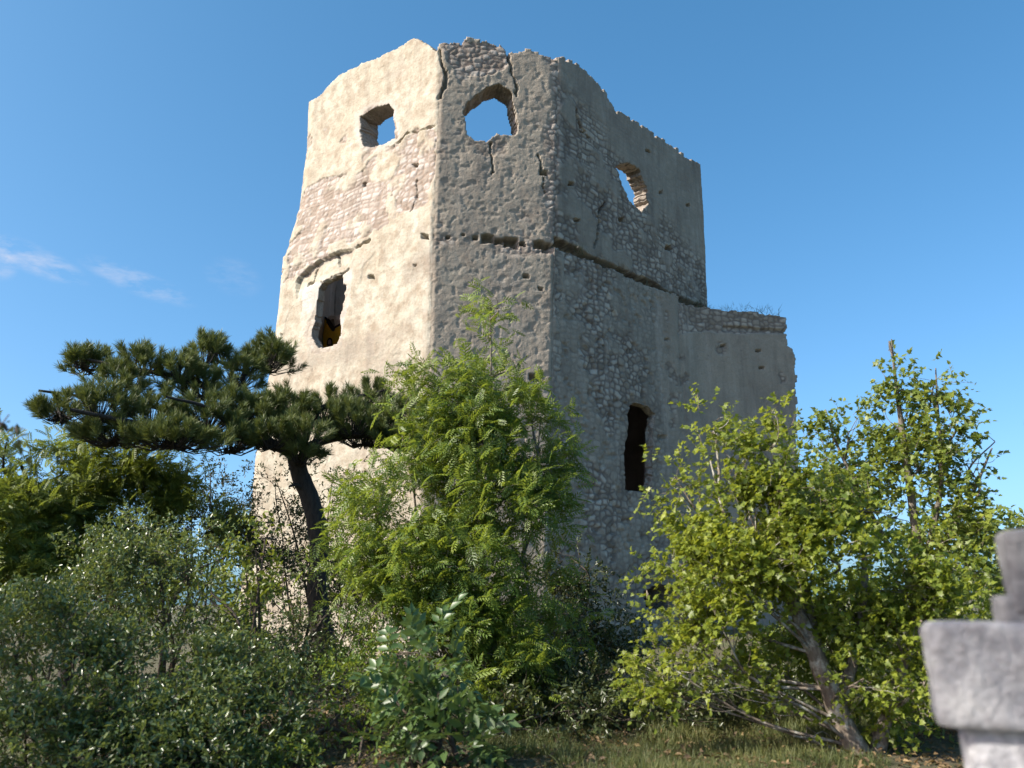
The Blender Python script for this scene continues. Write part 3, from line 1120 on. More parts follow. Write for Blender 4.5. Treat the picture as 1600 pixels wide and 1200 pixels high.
def brick_material():
    m, t, N, L, P = mat_new('inner_brick_and_plaster')
    pos = n_pos(t)
    sep = N.new('ShaderNodeSeparateXYZ')
    L.new(pos, sep.inputs[0])
    w = n_math(t, 'ADD', sep.outputs['Z'], n_math(t, 'MULTIPLY', n_noise(t, 2.5, 4, .6, pos), 1.2))
    zb = on_plane(520, 483, GP, GN)[2] + .6
    f = n_map(t, w, zb - .04, zb + .04)
    br = n_mix(t, n_noise(t, 6, 5, .6, pos), (.24, .11, .08), (.36, .21, .15))
    c = n_mix(t, f, (.55, .46, .40), br)
    c = n_mix(t, n_map(t, n_noise(t, 4, 6, .7, pos), .5, .7, 0, .5), c, (.2, .13, .1))
    L.new(c, P.inputs['Base Color'])
    P.inputs['Roughness'].default_value = .95
    L.new(n_bump(t, n_noise(t, 11, 6, .65, pos), .8, .04), P.inputs['Normal'])
    return m


def flat_mat(name, c, rough=.9, sp=None):
    m, t, N, L, P = mat_new(name)
    pos = n_pos(t)
    n = n_noise(t, 9, 5, .6, pos)
    L.new(n_mix(t, n_map(t, n, .3, .7), c, tuple(x * .72 for x in c)), P.inputs['Base Color'])
    P.inputs['Roughness'].default_value = rough
    return m


def plate(poly_px, off, name, mat, parent, th=.004):
    """flat figure painted on the inner wall: outline read from the photograph, laid on that wall"""
    pts = [on_plane(px, py, GP + GN * off, GN) for px, py in poly_px]
    me = bpy.data.meshes.new(name)
    me.from_pydata([tuple(p) for p in pts], [], [list(range(len(pts)))])
    me.update()
    return link(name, me, mat, parent)


def ribbon(line_px, w, off, name, mat, parent):
    P = curve([on_plane(px, py, GP + GN * off, GN) for px, py in line_px], 40)
    T = np.gradient(P, axis=0)
    T /= np.linalg.norm(T, axis=1)[:, None] + 1e-9
    B = np.cross(T, GN)
    V = np.concatenate([P + B * w, P - B * w])
    n = len(P)
    i = np.arange(n - 1)
    return mesh_np(name, V, [np.stack([i, i + 1, i + 1 + n, i + n], -1)], mat, parent)


def build_inner():
    m = brick_material()
    tdir = np.array([-GN[1], GN[0], 0])
    L0, R0 = GP - tdir * 3.2, GP + tdir * 3.2
    V, n, r = [], 40, 60
    # solid cross wall 0.5 m thick with an uneven top
    us = np.linspace(-3.1, 3.1, 63)
    zs = np.linspace(0, 1, 64)
    f, b = [], []
    for u in us:
        top = 12.6 + .5 * float(fbm(np.array(u * .8 + 20), np.array(3.0), 7, 3) - .5)
        for zz in zs:
            p = GP + tdir * u
            d = .05 * float(fbm(np.array(u * 2 + 30), np.array(zz * 26), 8, 3) - .5) - .02
            f.append([p[0] + GN[0] * (d - .03), p[1] + GN[1] * (d - .03), -.3 + zz * (top + .3)])
            b.append([p[0] - GN[0] * .5, p[1] - GN[1] * .5, -.3 + zz * (top + .3)])
    C, R = len(us), len(zs)
    i = (np.arange(C - 1)[:, None] * R + np.arange(R - 1)[None]).ravel()
    q1 = np.stack([i, i + R, i + R + 1, i + 1], -1)
    q2 = q1[:, ::-1] + C * R
    k = np.arange(C - 1) * R + R - 1
    q3 = np.stack([k, k + R, k + R + C * R, k + C * R], -1)
    e0 = np.arange(R - 1)
    q4 = np.stack([e0 + 1, e0 + 1 + C * R, e0 + C * R, e0], -1)
    e1 = e0 + (C - 1) * R
    q5 = np.stack([e1, e1 + C * R, e1 + 1 + C * R, e1 + 1], -1)
    w = mesh_np('inner_wall', np.array(f + b), [np.concatenate([q1, q2, q3, q4, q5])], m, tower, smooth=False)
    zx = lambda x, y: (460 + x / 7.5, 400 + y / 7.5)
    g = bpy.data.objects.new('graffiti', None)
    yel = flat_mat('yellow_spray_paint', (.80, .47, .03))
    blk = flat_mat('black_spray_paint', (.025, .012, .012))
    gry = flat_mat('pale_spray_paint', (.32, .25, .24))
    outline = [(290, 1150), (296, 960), (306, 820), (325, 745), (352, 722), (388, 752), (428, 815), (462, 872), (472, 840), (540, 800), (600, 775), (680, 790), (700, 1150)]
    o = plate([zx(*p) for p in outline], .035, 'graffiti', yel, w)
    ribbon([zx(*p) for p in outline[:-1]], .05, .041, 'outline', blk, o)
    ribbon([zx(*p) for p in [(388, 752), (428, 815), (458, 862)]], .10, .047, 'outline', blk, o)
    loop = [(386, 1050), (386, 1005), (398, 975), (418, 968), (436, 985), (440, 1030), (430, 1045), (388, 1042)]
    plate([zx(*p) for p in loop], .047, 'letter_counter', gry, o)
    ribbon([zx(*p) for p in loop + loop[1:2]], .035, .053, 'outline', blk, o)
    # unseen slab added to keep daylight out of the room behind the slit
    fl = flat_mat('shade_slab_rubble', (.22, .17, .13))
    inset = [c[:2] for c in CORN]
    cen = np.mean(inset, 0)
    ring = [cen + (p - cen) * .93 for p in inset]
    side = lambda p: float((p - GP[:2]) @ GN[:2]) + .05
    cut = []
    for p, p2 in zip(ring, ring[1:] + ring[:1]):
        a, b = side(p), side(p2)
        if a < 0:
            cut.append(p)
        if (a < 0) != (b < 0):
            cut.append(p + (p2 - p) * (a / (a - b)))
    k = len(cut)
    V = [(*p, LEDGE - .9) for p in cut] + [(*p, LEDGE - .5) for p in cut]
    F = [list(range(k - 1, -1, -1)), list(range(k, 2 * k))] + [[i, (i + 1) % k, (i + 1) % k + k, i + k] for i in range(k)]
    me = bpy.data.meshes.new('shade_slab')
    me.from_pydata(V, [], F)
    me.update()
    link('shade_slab', me, fl, tower)


build_inner()
# ------------------------------------------------------------------ trees and shrubs
def foot(px, py_any, d):
    p = at(px, py_any, d)
    return np.array([p[0], p[1], float(ground_h(np.array(p[0]), np.array(p[1]))) - .05])


def build_pine():
    D = 16.3
    base = foot(518, 1080, D)
    t = empty('pine_tree', base, 'black pine with leaning dark trunk and flat umbrella crown left of the tower', 'tree')
    tb = Tubes()
    fork = at(462, 712, D)
    tr = curve([base, at(505, 1000, D), at(496, 925, D), at(499, 865, D), at(494, 815, D), at(483, 775, D), at(469, 742, D), fork], 28)
    tb.add(tr, np.interp(np.linspace(0, 1, len(tr)), [0, .25, 1], [.22, .185, .16]), 10, .06)
    arms = [
        ([fork, at(430, 695, D), at(375, 685, D - .3), at(300, 672, D - .6), at(210, 660, D - .8), at(110, 640, D - 1.0)], .12, .03),
        ([at(468, 722, D), at(490, 694, D + .1), at(540, 682, D + .3), at(600, 680, D + .4), at(660, 670, D + .5)], .11, .03),
        ([at(420, 690, D), at(370, 640, D + .6), at(300, 595, D + .9), at(200, 575, D + 1.0), at(130, 560, D + 1.2)], .09, .025),
        ([at(450, 700, D), at(410, 640, D + .9), at(380, 600, D + 1.2), at(395, 560, D + 1.4)], .08, .025),
        ([at(330, 670, D - .4), at(260, 640, D), at(170, 625, D + .3), at(60, 610, D + .2)], .06, .02),
        ([at(470, 705, D), at(500, 640, D + .3), at(560, 620, D + .5), at(600, 610, D + .6)], .07, .02),
        ([at(380, 688, D - .2), at(330, 640, D - .8), at(260, 620, D - 1.2)], .05, .02),
        ([at(478, 770, D), at(464, 758, D - .2), at(452, 760, D - .3)], .05, .02),
        ([at(400, 692, D), at(385, 701, D - .2), at(360, 700, D - .3), at(330, 706, D - .5)], .03, .01),
    ]
    armp = []
    for pts, r0, r1 in arms:
        cv = curve(pts, 24)
        tb.add(cv, np.linspace(r0, r1, len(cv)), 7, .1)
        armp.append(cv)
    armp = np.concatenate(armp)
    # boughs: pads of needle shoots
    pads = [(75, 625, 48, 26, D + .1), (120, 560, 34, 26, D + 1.1), (130, 620, 60, 34, D - .4), (165, 585, 48, 34, D + .8), (200, 560, 42, 30, D + 1.0), (160, 662, 70, 22, D - .8),
            (215, 628, 60, 34, D - .3), (255, 560, 45, 34, D + 1.0), (300, 545, 36, 30, D + 1.1), (290, 590, 55, 36, D + .6), (250, 675, 70, 22, D - .8), (300, 640, 60, 36, D - .8),
            (345, 575, 46, 34, D + 1.1), (395, 555, 40, 30, D + 1.3), (418, 548, 26, 30, D + 1.3), (350, 630, 60, 34, D - .4), (340, 670, 60, 22, D - .6), (400, 640, 50, 34, D - .2), (420, 675, 44, 26, D - .7),
            (445, 625, 42, 32, D + .2), (470, 655, 40, 30, D - .3), (500, 630, 46, 36, D + .3), (545, 640, 46, 38, D + .4), (565, 612, 34, 26, D + .5), (590, 645, 44, 36, D + .4), (630, 650, 40, 30, D + .5),
            (560, 668, 60, 16, D + .2), (460, 690, 26, 18, D - .5), (310, 530, 16, 18, D + 1.2), (408, 528, 14, 16, D + 1.3), (105, 545, 16, 14, D + 1.2), (620, 672, 44, 14, D + .5), (640, 620, 30, 22, D + .6)]
    P, Dr = [], []
    for c in pads:
        c = (c[0] + (22 if c[0] < 400 else 8), c[1] + 22 + RNG.uniform(-7, 7), c[2] * RNG.uniform(.78, 1.05), c[3] * RNG.uniform(.85, 1.15), c[4] + RNG.uniform(-.5, .5))
        ctr, r = clump_frame(c)
        r = np.array([r[0], max(.40, min(.7, r[0] * .8)), r[2]])
        n = int(10 + 68 * r[0] * r[1] * 2.2)
        d = rand_dir(n)
        d[:, 2] = np.abs(d[:, 2]) * 1.1 - .25
        p = ctr + d * r * (RNG.uniform(.45, 1.08, n))[:, None]
        j = armp[np.argmin(np.linalg.norm(armp - ctr, axis=1))]
        cv = curve([j, (j + ctr) / 2 + [0, 0, -.1], ctr - [0, 0, r[2] * .3]], 8)
        tb.add(cv, np.linspace(.035, .018, len(cv)), 5, .1)
        for k in range(n):
            s = cv[RNG.integers(len(cv) // 2, len(cv))]
            m = (s + p[k]) / 2 - [0, 0, .08]
            tb.add([s, m, p[k]], [.014, .011, .008], 3)
        P.append(p)
        Dr.append(d * [.7, .7, .45] + [0, 0, .75])
    P, Dr = np.concatenate(P), np.concatenate(Dr)
    Dr = Dr + RNG.normal(size=Dr.shape) * .22
    Dr /= np.linalg.norm(Dr, axis=1)[:, None]
    tb.build('trunk', M['bark_dark'], t)
    nn, per = len(P), 120
    tlen = RNG.uniform(.14, .30, nn)
    u = RNG.random((nn, per)) ** .8
    pos = P[:, None] + Dr[:, None] * (u * tlen[:, None])[..., None]
    sd_ = rand_dir(nn * per).reshape(nn, per, 3)
    sd_ -= (sd_ * Dr[:, None]).sum(-1)[..., None] * Dr[:, None]
    X = sd_ * .85 + Dr[:, None] * (.45 + .7 * u[..., None])
    tv = np.array([[0, -.022, 0], [0, .022, 0], [.6, .026, -.02], [.6, -.026, -.02], [1, 0, -.06]])
    tf = [np.array([[0, 3, 2], [0, 2, 1], [3, 4, 2]])]
    n = nn * per
    rn = np.clip(.55 * np.repeat(RNG.random(nn), per) + .45 * u.ravel(), 0, 1)
    scatter('crown', (tv, tf), pos.reshape(-1, 3), X.reshape(-1, 3), rand_dir(n), RNG.uniform(.11, .185, n), M['pine'], t, rn)


build_pine()

# young ash in front of the chamfered face
dA = 13.0
bA = foot(735, 1150, dA)
leafy('ash_tree', 'tall slender ash with feathery pinnate leaves in front of the chamfered tower face', 'tree', bA,
      [([bA, at(745, 1000, dA), at(760, 800, dA), at(768, 640, dA), at(766, 500, dA), at(767, 462, dA)], [.07, .05, .035, .02, .012, .005]),
       ([bA + [.1, 0, 0], at(790, 980, dA - .3), at(830, 800, dA - .2), at(845, 650, dA)], [.05, .035, .02, .008]),
       ([bA - [.1, 0, 0], at(700, 980, dA + .2), at(655, 830, dA), at(640, 680, dA)], [.05, .035, .02, .008]),
       ([bA - [.05, .1, 0], at(690, 1010, dA - .4), at(610, 900, dA - .7), at(590, 800, dA - .8)], [.045, .03, .02, .008])],
      [(767, 480, 16, 32, dA, .25, .9), (762, 535, 42, 42, dA, 0, .6), (705, 560, 28, 30, dA, 0, .4), (800, 560, 34, 36, dA, 0, .3), (645, 625, 40, 36, dA, 0, .6), (700, 625, 60, 50, dA - .2, 0, .75), (770, 615, 65, 55, dA, 0, .7),
       (828, 630, 34, 38, dA, 0, .3), (655, 690, 60, 55, dA - .3, 0, .8), (730, 700, 75, 60, dA - .5, 0, .8), (815, 700, 70, 60, dA, 0, .8), (600, 760, 62, 60, dA - .5, 0, .65), (680, 790, 75, 65, dA - .7, 0, .8),
       (770, 790, 80, 65, dA - .6, 0, .9), (850, 780, 50, 60, dA, 0, .8), (580, 850, 60, 60, dA - .7, 0, .7), (650, 880, 75, 60, dA - 1, 0, .9), (740, 880, 80, 65, dA - 1, 0, .9), (820, 870, 65, 60, dA - .5, 0, .8),
       (620, 955, 70, 50, dA - 1.2, 0, .7), (705, 965, 65, 50, dA - 1.2, 0, .7), (790, 960, 75, 55, dA - .9, 0, .8), (850, 950, 60, 60, dA - .3, 0, .7), (560, 930, 60, 46, dA - .9, 0, .6), (690, 1010, 60, 46, dA - 1.6, 0, .7), (760, 1020, 60, 46, dA - 1.5, 0, .9), (820, 1030, 60, 40, dA - 1.2, 0, .8), (720, 1070, 50, 40, dA - 2, 0, .7), (800, 1075, 50, 36, dA - 1.8, 0, .7), (880, 1010, 50, 46, dA - .8, 0, .6)],
      t_pinnate(5, .15, .42, .3), M['ash'], M['bark_grey'], 260, 5, .40, .20, limb=(.022, .008), sub=7, tilt=.5)

# field maple on the right and the taller one behind it
dB = 10.2
bB = foot(1345, 1190, dB)
leafy('maple_tree', 'yellow-green field maple with a leaning pale trunk in front of the low wall', 'tree', bB,
      [([bB, at(1318, 1130, dB), at(1285, 1050, dB - .1), at(1252, 970, dB - .1), at(1215, 900, dB), at(1150, 850, dB)], [.13, .11, .10, .085, .05, .02]),
       ([at(1285, 1050, dB - .1), at(1262, 940, dB + .1), at(1235, 820, dB + .1), at(1205, 700, dB)], [.06, .05, .03, .012]),
       ([at(1310, 1110, dB), at(1345, 980, dB + .2), at(1350, 850, dB + .3), at(1330, 760, dB + .3)], [.07, .05, .03, .012]),
       ([bB + [.2, .1, 0], at(1385, 1120, dB + .1), at(1420, 1010, dB + .3), at(1450, 900, dB + .4)], [.09, .07, .04, .015]),
       ([at(1215, 900, dB), at(1165, 870, dB - .2), at(1135, 815, dB - .2), at(1110, 720, dB - .1)], [.04, .03, .02, .01])],
      [(1115, 660, 36, 38, dB, 0, .9), (1130, 735, 62, 55, dB, 0, .85), (1055, 745, 50, 40, dB - .2, 0, .45), (1225, 655, 24, 26, dB, 0, .5), (1205, 725, 60, 55, dB, 0, .85), (1090, 800, 55, 50, dB - .2, 0, .8), (1170, 800, 70, 55, dB - .3, 0, .9),
       (1265, 780, 62, 60, dB, 0, .8), (1050, 890, 65, 32, dB - .3, 0, .9), (1125, 890, 70, 50, dB - .5, 0, .8), (1210, 870, 70, 55, dB - .5, 0, .8), (1290, 870, 65, 60, dB - .2, 0, .9), (1060, 960, 55, 40, dB - .4, 0, .5), (1130, 985, 75, 50, dB - .5, 0, .8),
       (1205, 960, 50, 50, dB - .2, 0, .7), (1330, 960, 60, 55, dB + .1, 0, .8), (1040, 1040, 62, 42, dB - .3, 0, .9), (1120, 1060, 65, 40, dB - .5, 0, .7), (1350, 800, 55, 60, dB + .4, 0, .8), (1390, 900, 60, 60, dB + .3, 0, .8), (1400, 1000, 55, 50, dB + .1, 0, .7),
       (1430, 1070, 50, 40, dB, 0, .6), (1350, 1060, 46, 44, dB - .3, 0, .5), (1240, 1150, 40, 30, dB - .2, 0, .3), (1010, 1070, 40, 30, dB - .3, 0, .6), (1200, 1040, 56, 44, dB + .3, 0, .6), (1190, 1090, 50, 34, dB - .3, 0, .5), (1060, 1000, 50, 36, dB - .4, 0, .6), (1290, 1000, 50, 46, dB + .5, 0, .7), (1380, 1110, 50, 40, dB + .3, 0, .6), (1310, 1080, 40, 36, dB + .6, 0, .5), (1460, 870, 60, 60, dB + .4, 0, .9), (1500, 940, 55, 55, dB + .3, 0, .9)],
      t_maple(), M['maple'], M['bark_pale'], 1700, 7, .25, .060, limb=(.022, .008), sub=7, twig_frac=.3, tilt=.55)
dC = 13.5
bC = foot(1450, 1130, dC)
leafy('maple_tree', 'taller open-topped maple rising against the sky at the far right', 'tree', bC,
      [([bC, at(1445, 950, dC), at(1420, 750, dC), at(1400, 600, dC), at(1393, 530, dC)], [.10, .08, .05, .025, .008]),
       ([at(1440, 900, dC), at(1470, 760, dC), at(1465, 640, dC), at(1462, 575, dC)], [.05, .035, .02, .008]),
       ([at(1445, 950, dC), at(1370, 820, dC), at(1310, 700, dC), at(1290, 640, dC)], [.05, .035, .02, .008]),
       ([at(1440, 900, dC), at(1510, 790, dC), at(1550, 700, dC)], [.05, .03, .01])],
      [(1392, 545, 18, 30, dC, 0, .5), (1405, 600, 32, 36, dC, 0, .75), (1460, 600, 34, 36, dC, 0, .7), (1400, 665, 45, 45, dC, 0, .9), (1470, 665, 55, 45, dC, 0, .9), (1325, 675, 50, 40, dC, 0, .7), (1275, 700, 50, 40, dC, 0, .65), (1320, 730, 60, 50, dC, 0, .9), (1260, 760, 50, 50, dC, 0, .8), (1430, 735, 70, 55, dC, 0, .9), (1510, 725, 50, 42, dC, 0, .6),
       (1345, 740, 60, 50, dC, 0, .6), (1555, 690, 26, 14, dC, 0, .3), (1470, 800, 70, 55, dC, 0, 1), (1545, 800, 40, 40, dC, 0, .7), (1400, 810, 60, 50, dC, 0, .8), (1555, 880, 60, 70, dC, 0, .8), (1500, 880, 60, 60, dC, 0, .8), (1300, 800, 60, 60, dC + .4, 0, .5)],
      t_maple(), M['maple_far'], M['bark_grey'], 500, 7, .30, .075, limb=(.022, .008), sub=6, twig_frac=.35)

# left side
dL = 17.5
bL = foot(110, 1010, dL)
leafy('locust_tree', 'feathery yellow-green locust tree behind the shrubs at the far left', 'tree', bL,
      [([bL, at(115, 900, dL), at(140, 800, dL), at(200, 730, dL)], [.14, .10, .06, .02]),
       ([at(115, 900, dL), at(60, 790, dL), at(30, 720, dL)], [.08, .05, .02]),
       ([at(118, 880, dL - .3), at(170, 858, dL - .6), at(215, 840, dL - .7)], [.05, .035, .012]),
       ([at(125, 900, dL - .4), at(190, 895, dL - .8), at(225, 870, dL - .9)], [.05, .03, .01])],
      [(40, 745, 62, 55, dL, 0, .7), (120, 745, 70, 50, dL, 0, .7), (215, 735, 60, 46, dL, 0, .8), (260, 740, 40, 40, dL, 0, .7), (30, 830, 70, 60, dL - .6, 0, .8), (120, 820, 80, 55, dL + .5, 0, .7), (210, 800, 70, 55, dL, 0, .9), (290, 805, 54, 54, dL, 0, .9), (180, 720, 50, 40, dL, 0, .8), (70, 780, 70, 60, dL, 0, .8),
       (40, 920, 80, 60, dL - 1, 0, .8), (140, 910, 80, 60, dL - .6, 0, .6), (90, 700, 40, 25, dL + .6, 0, .4), (10, 690, 30, 30, dL, 0, .5), (-30, 870, 70, 120, dL - .8, 0, .8)],
      t_pinnate(6, .20, .32, .25), M['locust'], M['bark_dark'], 170, 5, .42, .22, limb=(.03, .012), sub=5)

SH = 'shrubs massed on the left below the tower'


def shrub(name, label, cat, base_px, d, clumps, mat, per_m3, leaf, per=8, twig=.28, tm=None, bark='bark_brown', stems=4, group=SH, tilt=.8, frac=.3, up=.35):
    b = foot(base_px, 1100, d)
    st = []
    for k in range(stems):
        c = clumps[k % len(clumps)]
        e = clump_frame(c)[0]
        o = b + RNG.normal(size=3) * [.15, .15, 0]
        st.append(([o, (o + e) / 2 + RNG.normal(size=3) * .12 + [0, 0, .2], e], [.03, .02, .008]))
    return leafy(name, label, cat, b, st, clumps, tm or t_oval(), mat, M[bark], per_m3, per, twig, leaf, group,
                 limb=(.014, .006), sub=5, tilt=tilt, twig_frac=frac, up=up)


shrub('sloe_bush', 'dark blackthorn bush whose twigs stand against the sky left of the tower foot', 'bush', 330, 18.5,
      [(325, 770, 45, 34, 18.5, 0, .6), (365, 800, 40, 36, 18.5, 0, .6), (345, 850, 60, 46, 18.5, 0, .9), (290, 850, 50, 46, 18.5, 0, .8), (380, 770, 30, 24, 18.6, 0, .3), (330, 740, 22, 20, 18.5, 0, .35), (300, 800, 50, 46, 18.4, 0, .8), (370, 840, 46, 40, 18.2, 0, .9)],
      M['sloe'], 520, .065, frac=.6)
shrub('thorn_bush', 'sparse dark-leaved thorn bush against the sunlit wall behind the pine trunk', 'bush', 470, 18.0,
      [(430, 745, 46, 44, 18.0, 0, .28), (520, 745, 50, 44, 18.0, 0, .5), (440, 830, 55, 46, 18.0, 0, .75), (540, 820, 60, 50, 18.0, 0, .7), (480, 900, 90, 46, 18.0, 0, 1.1), (580, 900, 60, 50, 18, 0, .9), (470, 960, 80, 40, 17.4, 0, 1), (570, 960, 60, 40, 17.4, 0, .9), (410, 900, 50, 40, 18, 0, .8)],
      M['sloe'], 330, .065, frac=.7, group=None)
shrub('lime_shrub', 'bright lime-green young shrub in the middle of the left thicket', 'bush', 385, 11.4,
      [(400, 862, 30, 30, 11.4, 0, 1), (385, 900, 40, 40, 11.3, 0, 1), (330, 925, 36, 26, 11.2, 0, .7), (415, 840, 22, 22, 11.4, 0, .8), (395, 940, 34, 26, 11.3, 0, .6)],
      M['lime'], 2200, .07, tm=t_oval(.62, .12, .18), frac=.2, tilt=.55)
shrub('privet_bush', 'grey-green small-leaved privet bush glinting in the sun left of the lime-green shrub', 'bush', 250, 12.2,
      [(240, 870, 60, 46, 12.4, 0, .9), (300, 885, 60, 50, 12.3, 0, .9), (180, 930, 70, 50, 12.0, 0, .9), (260, 950, 80, 60, 11.8, 0, 1), (340, 980, 70, 50, 11.7, 0, .8), (330, 850, 40, 36, 12.6, 0, .8), (200, 850, 50, 40, 12.9, 0, .8), (270, 830, 46, 34, 13.2, 0, .7), (140, 880, 60, 40, 12.6, 0, .8)],
      M['privet'], 1700, .058)
shrub('privet_bush', 'small-leaved privet bush in half shade at the lower left edge', 'bush', 90, 10.2,
      [(40, 980, 80, 60, 10.8, 0, .9), (120, 1000, 80, 60, 10.4, 0, 1), (200, 1030, 80, 50, 10.2, 0, .9), (60, 1070, 90, 55, 9.9, 0, .9), (150, 1100, 90, 50, 9.6, 0, .9), (-20, 1040, 60, 80, 10, 0, .8), (40, 1150, 90, 50, 9.3, 0, .9)],
      M['privet'], 1800, .058)
shrub('privet_bush', 'dark small-leaved privet bush at the bottom left in front of the pine trunk', 'bush', 330, 10.0,
      [(290, 1050, 80, 50, 10.4, 0, .9), (380, 1050, 70, 50, 10.6, 0, .8), (330, 1110, 90, 50, 9.8, 0, .9), (240, 1140, 80, 50, 9.4, 0, .9), (430, 1100, 70, 50, 10, 0, .8), (400, 1160, 90, 45, 9.3, 0, .9), (300, 1180, 90, 40, 9.0, 0, .8), (160, 1190, 90, 40, 9, 0, .8)],
      M['privet'], 1800, .058)
shrub('privet_bush', 'loose glossy privet bush with bare stems under the pine trunk', 'bush', 450, 12.5,
      [(440, 900, 46, 40, 13.6, 0, .7), (540, 930, 46, 40, 13.4, 0, .6), (500, 960, 50, 36, 13.2, 0, .8), (530, 1010, 46, 40, 12.8, 0, .6), (420, 985, 55, 46, 12.6, 0, .7), (480, 1000, 50, 40, 12.6, 0, .5), (470, 930, 50, 36, 13, 0, .45), (520, 1060, 60, 40, 12, 0, .5), (440, 1040, 60, 36, 12, 0, .5)],
      M['privet'], 1000, .055, frac=.6)
shrub('elder_bush', 'green shrub low between the ash and the pine trunk', 'bush', 560, 10.6,
      [(540, 1090, 60, 46, 10.6, 0, .8), (500, 1150, 60, 45, 10, 0, .8), (560, 1195, 60, 30, 9.0, 0, .8), (470, 1200, 60, 30, 9.0, 0, .8), (620, 1200, 50, 26, 8.9, 0, .7), (590, 1160, 60, 45, 9.8, 0, .8), (600, 1060, 50, 46, 11, 0, .7), (560, 1000, 50, 36, 11.5, 0, .4)],
      M['ash'], 1400, .06, group=None)
shrub('walnut_sapling', 'young sapling with big pale leaflets in the bottom foreground under the ash', 'sapling', 690, 8.9,
      [(655, 1020, 36, 30, 8.9, .3, .7), (640, 1065, 36, 30, 8.9, .3, .9), (700, 1110, 46, 36, 8.8, .3, .8), (650, 1130, 46, 34, 8.8, .3, .9), (690, 1170, 55, 32, 8.6, .3, .9), (640, 1185, 46, 24, 8.6, .3, .8)],
      M['walnut'], 230, .32, per=3, twig=.3, tm=t_pinnate(3, .27, .46, .35), group=None, tilt=.4, frac=.6)
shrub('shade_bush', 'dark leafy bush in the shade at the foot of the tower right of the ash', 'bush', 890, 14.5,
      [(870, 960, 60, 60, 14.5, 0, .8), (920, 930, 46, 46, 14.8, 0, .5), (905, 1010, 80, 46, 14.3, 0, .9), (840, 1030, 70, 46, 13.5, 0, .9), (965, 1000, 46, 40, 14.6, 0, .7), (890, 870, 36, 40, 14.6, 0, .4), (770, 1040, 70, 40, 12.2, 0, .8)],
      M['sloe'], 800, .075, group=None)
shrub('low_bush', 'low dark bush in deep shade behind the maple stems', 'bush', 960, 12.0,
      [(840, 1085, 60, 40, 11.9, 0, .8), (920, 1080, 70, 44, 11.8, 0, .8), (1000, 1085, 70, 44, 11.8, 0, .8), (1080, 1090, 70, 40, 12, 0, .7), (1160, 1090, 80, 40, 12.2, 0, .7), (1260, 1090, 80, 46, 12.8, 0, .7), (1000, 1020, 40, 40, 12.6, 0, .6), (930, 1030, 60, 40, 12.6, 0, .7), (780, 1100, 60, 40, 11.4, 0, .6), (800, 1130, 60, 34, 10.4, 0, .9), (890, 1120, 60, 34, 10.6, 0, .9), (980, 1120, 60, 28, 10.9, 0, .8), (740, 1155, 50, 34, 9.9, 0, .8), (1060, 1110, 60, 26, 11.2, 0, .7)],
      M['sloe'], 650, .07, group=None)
shrub('hedge_bush', 'leafy bush filling the gap behind the maples by the stone pillar', 'bush', 1480, 12.5,
      [(1460, 1010, 70, 60, 12.2, 0, .8), (1530, 1030, 60, 70, 12.2, 0, .8), (1400, 1080, 80, 50, 12.2, 0, .8), (1500, 1120, 80, 50, 11.8, 0, .8), (1310, 1010, 50, 60, 14, 0, .7), (1230, 1030, 60, 40, 14, 0, .7)],
      M['maple_far'], 700, .08, group=None)

# bushes beyond, closing the view behind the thicket and behind the maples
for _i, (_px, _d, _lab, _cl) in enumerate((
        (60, 22.0, 'pale green bush far behind the locust tree at the left edge', [(20, 880, 90, 70, 22, 0, .8), (110, 900, 90, 60, 22, 0, .8), (-40, 800, 80, 70, 22.5, 0, .8)]),
        (260, 21.0, 'green bush behind the blackthorn, left of the tower foot', [(230, 890, 80, 60, 21, 0, .8), (310, 900, 70, 60, 21, 0, .8), (360, 850, 46, 50, 21, 0, .8), (300, 830, 60, 50, 20, 0, .7), (170, 940, 70, 50, 20, 0, .8)]),
        (340, 16.0, 'leafy bush between the privet and the tower wall', [(300, 930, 70, 50, 16, 0, .8), (370, 920, 60, 50, 16, 0, .8), (420, 970, 60, 40, 15.5, 0, .7), (340, 1000, 80, 40, 15, 0, .8)]),
        (1560, 19.0, 'bush behind the stone pillar at the right edge', [(1500, 860, 70, 70, 19, 0, .8), (1590, 880, 80, 80, 19, 0, .8), (1420, 930, 80, 60, 19, 0, .8), (1330, 940, 70, 50, 19, 0, .8)]))):
    shrub('background_bush', _lab, 'bush', _px, _d, _cl, M['locust'] if _i != 3 else M['maple_far'], 150, .12, group='bushes closing the view behind', tilt=.9)


